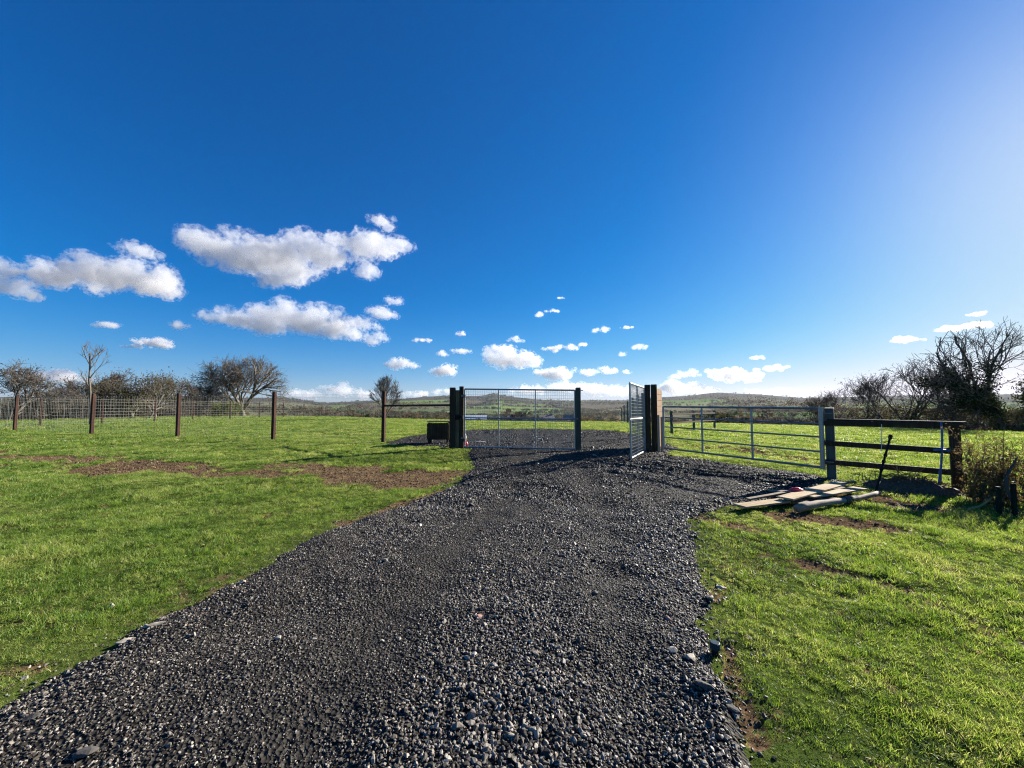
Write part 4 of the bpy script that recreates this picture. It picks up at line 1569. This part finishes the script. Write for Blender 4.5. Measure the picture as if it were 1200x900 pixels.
# timber rail fence on the right
F0, F1 = on_ground(975, 560.5), on_ground(1122.5, 575.5)
tf = thing('rail_fence', 'dark three-rail timber fence running right from the field gate', 'fence', F0)
yawf = math.atan2(F1.y - F0.y, F1.x - F0.x)
MB().post(F0, 0.15, 0.13, 1.44, yawf, 0.02).build('post', M['post_grey'], tf, loc=F0, bevel=0.01)['label'] = 'grey-green gate-hanging post taller than the rails'
MB().post(F1, 0.135, 0.13, 1.16, yawf, 0.0).build('post', M['sleeper'], tf, loc=F1, bevel=0.01)
df = (F1 - F0).normalized()
nf = Vector((df.y, -df.x, 0))
for z0_, z1_, over in ((1.12, 1.13, .09), (0.715, 0.69, 0.07), (0.335, 0.325, 0.1)):
    a = F0 - df * 0.11 + nf * 0.09 + Vector((0, 0, z0_))
    b = F1 + df * over + nf * 0.09 + Vector((0, 0, z1_))
    MB().bar(a, b, 0.05, 0.102).build('rail', M['sleeper'], tf, bevel=0.006)
cap = MB().bar(F0 - df * 0.04 + Vector((0, 0, 1.19)), F1 + df * 0.14 + Vector((0, 0, 1.19)), 0.14, 0.035)
cap.build('top_board', M['sleeper'], tf, bevel=0.005)

# ================================================================== SMALL THINGS
def one(name, mb, mat, label, cat, loc, group=None, bevel=0.0, smooth=False):
    o = mb.build(name, mat, None, loc=loc, bevel=bevel, smooth=smooth)
    return tag(o, label, cat, group)


def lumpy(c, r, seed, sub=3, amp=0.25, squash=(1, 1, 1)):
    bm = bmesh.new()
    bmesh.ops.create_icosphere(bm, subdivisions=sub, radius=1)
    rr = random.Random(seed)
    off = [Vector((rr.gauss(0, 1), rr.gauss(0, 1), rr.gauss(0, 1))).normalized() for _ in range(16)]
    amps = [rr.uniform(-1, 1) for _ in off]
    mb = MB()
    vs = []
    for v in bm.verts:
        k = 1 + amp * sum(a * max(0, v.co.dot(o)) ** 6 for a, o in zip(amps, off)) + rr.gauss(0, amp * 0.10)
        vs.append((c[0] + v.co.x * r * k * squash[0], c[1] + v.co.y * r * k * squash[1], c[2] + v.co.z * r * k * squash[2]))
    for i, v in enumerate(bm.verts):
        v.index = i
    fs = [tuple(v.index for v in f.verts) for f in bm.faces]
    bm.free()
    return mb.add(vs, fs)


# dark slatted box on legs
bx0 = at_depth(503.5, 14.6)
bx1 = at_depth(527, 14.6)
cb = (bx0 + bx1) / 2
tb = thing('timber_trough', 'dark slatted timber trough on legs left of the paired gate post', 'trough', cb)
bw = (bx1 - bx0).length
for i, (sx, sy) in enumerate(((-1, -1), (1, -1), (1, 1), (-1, 1))):
    p = cb + Vector((sx * (bw / 2 - .04), sy * 0.2, 0))
    p.z = gzf(p.x, p.y)
    MB().bar(p + Vector((0, 0, -.1)), p + Vector((0, 0, .8)), 0.075, 0.075).build('leg', M['sleeper'], tb, bevel=0.005)
sl = MB()
for k in range(4):
    z = cb.z + 0.24 + k * 0.15
    for sy in (-1, 1):
        sl.bar((cb.x - bw / 2, cb.y + sy * 0.255, z), (cb.x + bw / 2, cb.y + sy * 0.255, z), 0.03, 0.14)
    for sx in (-1, 1):
        sl.bar((cb.x + sx * (bw / 2 + .02), cb.y - 0.24, z), (cb.x + sx * (bw / 2 + .02), cb.y + 0.24, z), 0.03, 0.14)
sl.build('slatted_side', M['sleeper'], tb, bevel=0.004)
tp = MB()
for k in (-1, 1):
    tp.bar((cb.x - bw / 2 - .04, cb.y + k * 0.14, cb.z + .83), (cb.x + bw / 2 + .04, cb.y + k * 0.14, cb.z + .83), 0.26, 0.03)
tp.build('top', M['sleeper'], tb, bevel=0.004)

# red bag with a cream lining at the foot of the gate
rbp = on_ground(545.5, 523.5)
rbp.y -= 0.25
rbp = Vector((rbp.x, rbp.y, gzf(rbp.x, rbp.y) + 0.13))
rb = thing('carrier_bag', 'crumpled red bag with a cream top hanging low on the mesh gate', 'bag', (rbp.x, rbp.y, rbp.z - .13))
lumpy(rbp, 0.13, 5, 3, 0.5, (0.75, 0.6, 1.15)).build('bag', M['red_bag'], rb)
lumpy(rbp + Vector((.03, -.02, .19)), 0.075, 6, 3, 0.5, (0.6, 0.5, 1.4)).build('lining', M['cream'], rb)

for (px, py, w_, lab) in ((562, 521, 0.36, 'long pale offcut lying on the gravel behind the gate near the red bag'), (634, 517.5, 0.2, 'short pale offcut lying on the gravel behind the right half of the gate')):
    p = on_ground(px, py) + Vector((0, .35, 0.055))
    one('wood_offcut', MB().bar(p - Vector((w_ / 2, 0, 0)), p + Vector((w_ / 2, 0.03, 0)), 0.09, 0.045), M['white_pale'], lab, 'offcut', p, bevel=0.005)

# the pile of boards
pile = 'boards dumped on the grass edge'
M['pine'] = wood('fresh_pale_pine', [(0.28, (0.16, 0.105, 0.055)), (0.5, (0.36, 0.27, 0.155)), (0.75, (0.48, 0.38, 0.25))], yaw=0.55, along='x')
M['pine_old'] = wood('weathered_grey_pine', [(0.3, (0.10, 0.075, 0.05)), (0.55, (0.22, 0.175, 0.12)), (0.75, (0.36, 0.30, 0.22))], yaw=0.55, along='x')
M['birch'] = wood('pale_peeling_log', [(0.3, (0.07, 0.05, 0.036)), (0.5, (0.24, 0.19, 0.14)), (0.7, (0.46, 0.39, 0.30))], yaw=0.6, along='x', fine=.5)


def board(pa, pb, za, zb_, wid, th, mat, lab, roll=0.0, ext=(0, 0)):
    a, b = G(*pa, 0.0), G(*pb, 0.0)
    ga, gb = gzf(a.x, a.y), gzf(b.x, b.y)
    a, b = G(*pa, ga + za), G(*pb, gb + zb_)
    d = (b - a).normalized()
    a, b = a - d * ext[0], b + d * ext[1]
    one('wooden_board', MB().bar(a, b, wid, th, up=(math.sin(roll), 0, math.cos(roll))), mat, lab, 'board', (a + b) / 2, pile, bevel=0.004)


board((867, 593), (919, 586.5), 0.075, 0.085, 0.19, 0.025, M['pine'], 'frontmost pale board of the pile, its end towards the gravel')
board((876, 585), (927, 576), 0.07, 0.10, 0.07, 0.03, M['pine_old'], 'narrow grey batten at the left of the board pile')
board((900, 575), (936, 577), 0.06, 0.07, 0.14, 0.025, M['pine_old'], 'board half hidden under the red bag on the pile')
board((920, 584), (983, 566.5), 0.15, 0.135, 0.21, 0.025, M['pine'], 'topmost pale board lying diagonally across the pile')
board((945, 581.5), (1008, 572), 0.11, 0.09, 0.20, 0.025, M['pine'], 'wide pale board behind the log on the pile')
board((950, 571), (1002, 564.5), 0.06, 0.075, 0.05, 0.035, M['pine_old'], 'thin batten sticking out behind the topmost board')
board((930, 589.5), (975, 583), 0.055, 0.06, 0.17, 0.025, M['pine_old'], 'shaded board squeezed between the log and the topmost board')
board((905, 590), (985, 571), 0.03, 0.03, 0.15, 0.03, M['pine_old'], 'lowest board lying flat beneath the pile')
la, lb_ = G(934, 593.5, 0.09), G(1029, 576.5, 0.08)
ground_rise = max(gzf(*la.lerp(lb_, t).xy) for t in (0, .25, .5, .75, 1)) - 0.03
lpts = [la.lerp(lb_, t) + Vector((0, 0, 0.012 * math.sin(t * 7) + ground_rise)) for t in np.linspace(0, 1, 14)]
lg = thing('cut_log', 'long pale log lying along the front of the board pile', 'log', lpts[7])
MB().tube(lpts, [0.052 - 0.018 * t + 0.007 * math.sin(t * 23) * math.cos(t * 9) for t in np.linspace(0, 1, 14)], 14).build('stem', M['birch'], lg, smooth=True)
MB().tube(lpts[7:10], [0.050, 0.054, 0.049], 12).build('dark_band', M['bark_dark'], lg)  # dark, slightly thicker sleeve just past the middle of the log
rp_ = G(933, 574, 0.14)
rp_.z = gzf(rp_.x, rp_.y) + 0.15
one('plastic_bag', lumpy(rp_, 0.105, 9, 3, 0.55, (1.1, 0.7, 0.62)), M['red_bag'], 'crumpled crimson plastic bag lying on the board pile', 'bag', rp_)

# black bar leaning on the rails
p0 = on_ground(1025, 580)
p1 = D(1043.5, 511.5, 7.08)
bar_ = thing('iron_bar', 'black iron digging bar leaning against the middle rail', 'tool', p0)
MB().tube([p0 + Vector((0, 0, -.03)), p0.lerp(p1, .5), p1], [0.017, 0.017, 0.017], 10).build('shaft', M['black_tool'], bar_)
d_ = (p1 - p0).normalized()
MB().bar(p1 - d_ * 0.05, p1 + d_ * 0.03, 0.05, 0.045).build('head', M['black_tool'], bar_, bevel=0.004)
kn = MB()
for t in (0.42, 0.55, 0.66):
    q = p0.lerp(p1, t)
    kn.tube([q - d_ * 0.02, q + d_ * 0.02], 0.027, 8)
kn.build('collar', M['black_tool'], bar_)

fl = lambda t, z, out=0.13: F0.lerp(F1, t) + nf * out + Vector((0, 0, z))
one('twine', MB().tube([fl(.455, 1.13, .125), fl(.452, 0.95), fl(.447, 0.75, .14), fl(.44, .62, .15)], 0.006, 5), M['string'], 'thin white twine hanging from the top rail above the iron bar', 'twine', fl(.455, 1.13))
st = thing('blue_strap', 'long blue webbing strap hanging from the top rail beside the end post', 'strap', fl(.9, 0.02, .2))
MB().tube([fl(.905, 1.19, .12), fl(.905, 1.02, .15), fl(.90, 0.74, .15), fl(.885, .45, .17), fl(.865, .2, .22), fl(.85, 0.03, .3)], [0.013, 0.014, 0.016, 0.015, 0.017, 0.022], 8).build('strap', M['blue_pipe'], st)
MB().tube([fl(.84, 0.70, .135), fl(.90, 0.71, .175), fl(.95, .70, .135)], 0.02, 8).build('knot', M['blue_pipe'], st)

# heap of soil and dead growth under the fence
hc = on_ground(1078, 580) + Vector((0.1, 0.3, 0))
hp = thing('soil_heap', 'low brown heap of soil and dead weeds under the rail fence', 'heap', hc)
hm = MB()
nx = 44
vs_, fs_ = [], []
for i in range(nx):
    for j in range(nx):
        u, v = i / (nx - 1) * 2 - 1, j / (nx - 1) * 2 - 1
        x, y = hc.x + u * 0.75 * math.cos(-.5) - v * 0.42 * math.sin(-.5), hc.y + u * 0.75 * math.sin(-.5) + v * 0.42 * math.cos(-.5)
        q = max(0, 1 - u * u - v * v)
        z = gzf(x, y) - 0.04 + 0.22 * q ** 0.8 * (1 + 0.5 * float(vn(x, y, .2, 3))) + 0.05 * float(vn(x, y, .06, 4)) * (q > 0)
        vs_.append((x, y, z))
for i in range(nx - 1):
    for j in range(nx - 1):
        fs_.append((i * nx + j, (i + 1) * nx + j, (i + 1) * nx + j + 1, i * nx + j + 1))
M['earth'] = plain('brown_heap_soil', (0.10, 0.055, 0.03), 0.95, 0.6, 30, 0, 1.0)
hm.add(vs_, fs_).build('soil', M['earth'], hp)
hs_ = MB()
r_ = random.Random(4)
for _ in range(150):
    u, v = r_.gauss(0, .4), r_.gauss(0, .25)
    p = hc + Vector((u * 0.75, v * 0.5 - u * .35, 0))
    p.z = gzf(p.x, p.y) + 0.22 * max(0, 1 - u * u * 1.2 - v * v) + 0.01
    d = Vector((r_.gauss(0, 1), r_.gauss(0, 1), r_.gauss(.3, .4))).normalized() * r_.uniform(.08, .28)
    hs_.tube([p, p + d * .5 + Vector((0, 0, .02)), p + d], [0.006, 0.005, 0.003], 4)
hs_.build('dead_stems', M['weed'], hp)

# dead weeds at the right edge
def weed(base, n, h, spread, label, seed, leafn):
    r = random.Random(seed)
    t = thing('dead_weed', label, 'weed', base, 'dead weeds beside the end of the rail fence')
    a, b, c = MB(), MB(), MB()
    for _ in range(n):
        p = Vector((base.x + r.gauss(0, spread), base.y + r.gauss(0, spread * .7), 0))
        p.z = gzf(p.x, p.y) - .02
        hh = h * r.uniform(.55, 1.08) * math.exp(-0.3 * ((p.x - base.x) / spread) ** 2)
        d = Vector((r.gauss(0, .12), r.gauss(0, .12), 1)).normalized()
        pts = [p]
        for k in range(5):
            d = (d + Vector((r.gauss(0, .09), r.gauss(0, .09), 0.03))).normalized()
            pts.append(pts[-1] + d * hh / 5)
        a.tube(pts, [.006, .0055, .005, .004, .003, .002], 4, cap=False)
        for k in range(6):
            q = pts[3].lerp(pts[5], r.random())
            e = q + Vector((r.gauss(0, .05), r.gauss(0, .05), r.uniform(.02, .1)))
            a.tube([q, e], [.003, .002], 3, cap=False)
            leaf_cloud(b, [e, q.lerp(e, .6)], 9, 0.012, 0.018, seed + k + len(b.v))
        leaf_cloud(c, pts[1:4], leafn, 0.04, 0.06, seed + len(c.v))
    a.build('stems', M['weed'], t)
    b.build('seed_heads', M['weed'], t)
    c.build('dead_leaves', M['weed'], t)
    return t


wb = on_ground(1159, 588)
weed(wb, 60, 1.15, 0.14, 'tall brown dead weeds crowding close against the end post of the rail fence', 3, 10)
weed(on_ground(1190, 588), 22, 1.0, 0.11, 'thinner stand of dead weeds farther right of the end post', 13, 8)
weed(on_ground(1235, 594), 40, 1.0, 0.25, 'dead weeds spreading past the right edge of the view', 23, 8)
b0 = on_ground(1193, 602)
one('dead_branch', MB().tube([b0, b0 + Vector((0.0, 0.1, 0.3)), b0 + Vector((0.06, 0.15, 0.48)), b0 + Vector((0.30, 0.2, 0.75))], [0.02, 0.019, 0.016, 0.01], 7), M['bark_dark'],
    'dark crooked branch stuck upright among the dead weeds', 'branch', b0)
h0 = on_ground(1130, 592)
hz = [G(1125, 592, .03), G(1140, 588, .04), G(1152, 580, .10), G(1157, 568, .22), G(1154, 556, .36), G(1150, 548, .45)]
one('hose', MB().tube([p + Vector((0, -.1, gzf(p.x, p.y))) for p in hz], 0.013, 8), M['rope'], 'ochre hose curling up beside the dead weeds', 'hose', h0)
for i, (px, py, h_, lab) in enumerate(((1171, 604, .36, 'shorter dark green stake left of its twin in the right-hand grass'), (1189, 606, .42, 'taller dark green stake nearer the right edge of the grass'))):
    p = on_ground(px, py)
    s_ = thing('garden_stake', lab, 'stake', p, 'dark green stakes in the grass')
    MB().tube([p + Vector((0, 0, -.1)), p + Vector((0.01, 0, h_))], [0.028, 0.026], 10).build('shaft', M['stake'], s_)
    MB().tube([p + Vector((0.01, 0, h_)), p + Vector((.011, 0, h_ + .03))], [0.031, 0.024], 10).build('cap', M['stake'], s_)

# pipe stub with a blue cap at the track edge
pb = on_ground(838, 768)
ps = thing('pipe_stub', 'short dark pipe stub with a blue cap at the right edge of the track', 'pipe', pb)
MB().tube([pb + Vector((0, 0, -.1)), pb + Vector((0, 0, .045))], 0.021, 14).build('pipe', M['black_tool'], ps)
MB().tube([pb + Vector((0, 0, .04)), pb + Vector((0, 0, .075)), pb + Vector((0, 0, .078))], [0.029, 0.029, 0.024], 16).build('cap', M['teal'], ps)

# stones one can pick out
def stone(px, py, sx, sy, sz, mat, label, seed, name='stone', cat='stone', yaw=0.4):
    p = on_ground(px, py)
    z = float(gravel_z(np.array([p.x]), np.array([p.y]), track_sd(np.array([p.x]), np.array([p.y])))[0])
    p.z = max(z, p.z)
    vs, fs = hull_stone(seed, sx, sy, sz, 26)
    mb = MB()
    c, s = math.cos(yaw), math.sin(yaw)
    mb.add([(p.x + v.x * c - v.y * s, p.y + v.x * s + v.y * c, p.z + v.z + sz * .25) for v in vs], fs)
    one(name, mb, mat, label, cat, p, 'larger stones picked out by colour on the ground', bevel=0.003)


stone(789, 770, .07, .06, .035, M['pale_stone'], 'rounded pale stone left of its whiter neighbour by the pipe stub', 1)
stone(809, 777, .085, .065, .04, M['pale_stone'], 'whitest stone of the track, in the shadow of the pipe stub', 2)
stone(561, 731, .055, .05, .025, M['pink_stone'], 'pink brick chip in the middle of the track', 3)
stone(783, 731, .035, .06, .03, M['pink_stone'], 'pinkish chip on the track above the two pale stones', 4)
stone(829, 818, .15, .055, .03, M['grey_stone'], 'long flat grey rock below the pipe stub', 5, yaw=-0.75)
stone(858, 838, .09, .05, .03, M['grey_stone'], 'flat grey rock half in the grass right of the longer one', 6, yaw=-0.9)
stone(845, 689, .12, .07, .04, M['pale_stone'], 'muddy pale stone at the bend of the right track edge', 7)
stone(832, 702, .09, .06, .04, M['grey_stone'], 'small dull stone just below the muddy pale one', 8)
stone(182, 737, .16, .05, .03, M['pale_stone'], 'long pale sliver of stone along the left track edge', 9, yaw=.5)
stone(146, 754, .12, .06, .03, M['pale_stone'], 'pale stone lower down the left track edge', 10, yaw=.5)
stone(284, 686, .06, .05, .03, M['pale_stone'], 'small pale stone higher up the left track edge', 11)
stone(36, 852, .07, .05, .025, M['grey_stone'], 'flat grey stone near the lower left of the track', 12)
stone(98, 893, .10, .06, .03, M['grey_stone'], 'broad grey stone at the bottom left of the track', 13)
stone(326, 757, .05, .045, .03, M['pale_stone'], 'lone light stone on the left half of the track', 14)
stone(697, 699, .06, .06, .04, M['grey_stone'], 'dark lump casting a shadow right of the track middle', 15)
stone(130, 713, .045, .04, .05, M['pale_stone'], 'single white pebble lying in the left grass', 16)

# ================================================================== BUILDINGS IN THE VALLEY
M['roof_pale'] = plain('pale_sheet_roof', (0.42, 0.47, 0.52), 0.4, 0.12, 2)
M['roof_slate'] = plain('slate_roof', (0.13, 0.12, 0.12), 0.6, 0.2, 3)
M['render'] = plain('white_render', (0.68, 0.66, 0.61), 0.9, 0.08, 2)
M['cladding'] = plain('brown_cladding', (0.13, 0.10, 0.075), 0.85, 0.2, 3)
M['window'] = plain('dark_window', (0.02, 0.025, 0.03), 0.15, 0.2, 2)


def building(px, depth, top_y, w_, d2, hwall, hroof, yaw, label, wall, roof, house=True, cat='house'):
    p = at_depth(px, depth)
    eave = D(px, top_y, depth).z - hroof
    p.z = eave - hwall
    g = gzf(p.x, p.y)
    t = thing('house' if house else 'barn', label, cat, (p.x, p.y, g))
    c, s = math.cos(yaw), math.sin(yaw)
    T = lambda x, y, z: (p.x + x * c - y * s, p.y + x * s + y * c, z)
    x, y = w_ / 2, d2 / 2
    z0, z1, z2 = min(g, p.z) - .5, eave, eave + hroof
    MB().add([T(-x, -y, z0), T(x, -y, z0), T(x, y, z0), T(-x, y, z0), T(-x, -y, z1), T(x, -y, z1), T(x, y, z1), T(-x, y, z1), T(-x, 0, z2 - .1), T(x, 0, z2 - .1)],
             [(0, 1, 5, 4), (2, 3, 7, 6), (1, 2, 6, 9, 5), (3, 0, 4, 8, 7)]).build('wall', wall, t)
    o = 0.35
    rf_ = MB().add([T(-x - o, -y - o, z1 - .15), T(x + o, -y - o, z1 - .15), T(x + o, 0, z2), T(-x - o, 0, z2), T(x + o, y + o, z1 - .15), T(-x - o, y + o, z1 - .15),
              T(-x - o, -y - o, z1 - .35), T(x + o, -y - o, z1 - .35), T(x + o, 0, z2 - .2), T(-x - o, 0, z2 - .2), T(x + o, y + o, z1 - .35), T(-x - o, y + o, z1 - .35)],
             [(0, 1, 2, 3), (3, 2, 4, 5), (7, 6, 9, 8), (8, 9, 11, 10), (0, 6, 7, 1), (4, 10, 11, 5), (1, 7, 8, 2), (2, 8, 10, 4), (3, 9, 6, 0), (5, 11, 9, 3)]).build('roof', roof, t)
    if house:
        for k in (-.3, .3):
            for zz in (hwall * .25, hwall * .72):
                if zz > hwall * .5 or True:
                    a = eave - hwall + zz
                    xx = k * w_
                    MB().add([T(xx - .5, -y - .04, a - .5), T(xx + .5, -y - .04, a - .5), T(xx + .5, -y - .04, a + .5), T(xx - .5, -y - .04, a + .5)], [(0, 1, 2, 3)]).build('window', M['window'], t)
        cc = T(x * .75, 0, z2 - .4)
        MB().bar(cc, (cc[0], cc[1], z2 + 1.0), 0.8, 0.8).build('chimney', M['cladding'], rf_)
    else:
        a = T(0, -y - .05, z0)
        MB().add([T(-1.6, -y - .05, z0), T(1.6, -y - .05, z0), T(1.6, -y - .05, z1 - .6), T(-1.6, -y - .05, z1 - .6)], [(0, 1, 2, 3)]).build('door', M['window'], t)


building(555, 118, 486.6, 7.5, 8, 3.0, 1.0, 0.05, 'low barn with a pale sheet roof seen through the left end of the mesh gate', M['cladding'], M['roof_pale'], False, 'barn')
building(640, 240, 486.5, 9, 7, 4.6, 2.2, 0.3, 'white house among trees seen through the middle of the mesh gate', M['render'], M['roof_slate'])
building(668, 260, 486.0, 8, 7, 4.6, 2.2, -0.4, 'white house just left of the dark green gate post', M['render'], M['roof_slate'])
building(598, 250, 487.5, 10, 7, 4.4, 2.0, 0.2, 'small white house left of the middle upright of the mesh gate', M['render'], M['roof_slate'])
#@@LIGHT
# ================================================================== light
SUN_AZ, SUN_EL = R(58), R(22.5)
to_sun = Vector((math.sin(SUN_AZ) * math.cos(SUN_EL), math.cos(SUN_AZ) * math.cos(SUN_EL), math.sin(SUN_EL)))
sd_ = bpy.data.lights.new('sun', 'SUN')
sd_.energy = 5.0
sd_.angle = R(0.53)
sd_.color = (1.0, 0.93, 0.82)
sun = bpy.data.objects.new('sun', sd_)
COL.objects.link(sun)
sun.rotation_euler = (-to_sun).to_track_quat('-Z', 'Y').to_euler()
sun.location = (30, 20, 30)

w = bpy.data.worlds.new('World')
sc.world = w
w.use_nodes = True
nt = w.node_tree
nt.nodes.clear()
wo = nt.nodes.new('ShaderNodeOutputWorld')
bg = nt.nodes.new('ShaderNodeBackground')
sky = nt.nodes.new('ShaderNodeTexSky')
sky.sky_type = 'NISHITA'
sky.sun_disc = False
sky.sun_elevation = SUN_EL
sky.sun_rotation = SUN_AZ
sky.altitude = 100
sky.air_density = 0.9
sky.dust_density = 0.3
sky.ozone_density = 8.0
EXPOSURE = 1.5
hs = N(nt, 'ShaderNodeHueSaturation', Saturation=1.22)
nt.links.new(sky.outputs[0], hs.inputs['Color'])


def vmath(op, a, b):
    m = nt.nodes.new('ShaderNodeVectorMath')
    m.operation = op
    for i, v in enumerate((a, b)):
        if isinstance(v, tuple):
            m.inputs[i].default_value = v
        else:
            nt.links.new(v, m.inputs[i])
    return m.outputs[0]


# soft shoulder, as a camera gives a bright sky:  A c / (1 + B c^2)
cc = vmath('MAXIMUM', vmath('MULTIPLY', hs.outputs[0], (0.1,) * 3), (0, 0, 0))
den = vmath('ADD', vmath('MULTIPLY', vmath('MULTIPLY', cc, cc), (0.85,) * 3), (1, 1, 1))
num = vmath('ADD', vmath('MULTIPLY', cc, (1.6, 1.5, 1.72)), (0.001, 0, 0))
k_ = 10.0 / 2 ** EXPOSURE
fin = vmath('MULTIPLY', vmath('DIVIDE', num, den), (k_,) * 3)
nt.links.new(fin, bg.inputs['Color'])
bg.inputs['Strength'].default_value = 0.10
nt.links.new(bg.outputs[0], wo.inputs['Surface'])

vs = sc.view_settings
vs.view_transform = 'Standard'
vs.look = 'None'
vs.gamma = 1
vs.exposure = EXPOSURE
vs.use_curve_mapping = False
sc.render.engine = 'CYCLES'
cy = sc.cycles
cy.max_bounces = 8
cy.diffuse_bounces = 2
cy.glossy_bounces = 2
cy.transmission_bounces = 3
cy.volume_bounces = 3
cy.transparent_max_bounces = 8
cy.use_denoising = True
cy.denoising_prefilter = 'NONE'
cy.pixel_filter_type = 'BLACKMAN_HARRIS'
cy.filter_width = 1.15
cy.caustics_reflective = False
cy.caustics_refractive = False

# the air of the valley
hz_v = [(sx * 3250, sy * 3250, z) for z in (-75, 110) for sx, sy in ((-1, -1), (1, -1), (1, 1), (-1, 1))]
haze = mesh_obj('haze', hz_v, [(3, 2, 1, 0), (4, 5, 6, 7), (0, 1, 5, 4), (1, 2, 6, 5), (2, 3, 7, 6), (3, 0, 4, 7)], None)
hm_, nt, out = new_mat('valley_air')
pv = nt.nodes.new('ShaderNodeVolumePrincipled')
pv.inputs['Color'].default_value = (0.80, 0.88, 1.0, 1)
pv.inputs['Density'].default_value = 0.00005
pv.inputs['Anisotropy'].default_value = 0.3
nt.links.new(pv.outputs[0], out.inputs['Volume'])
haze.data.materials.append(hm_)
tag(haze, None, None, None, 'stuff')
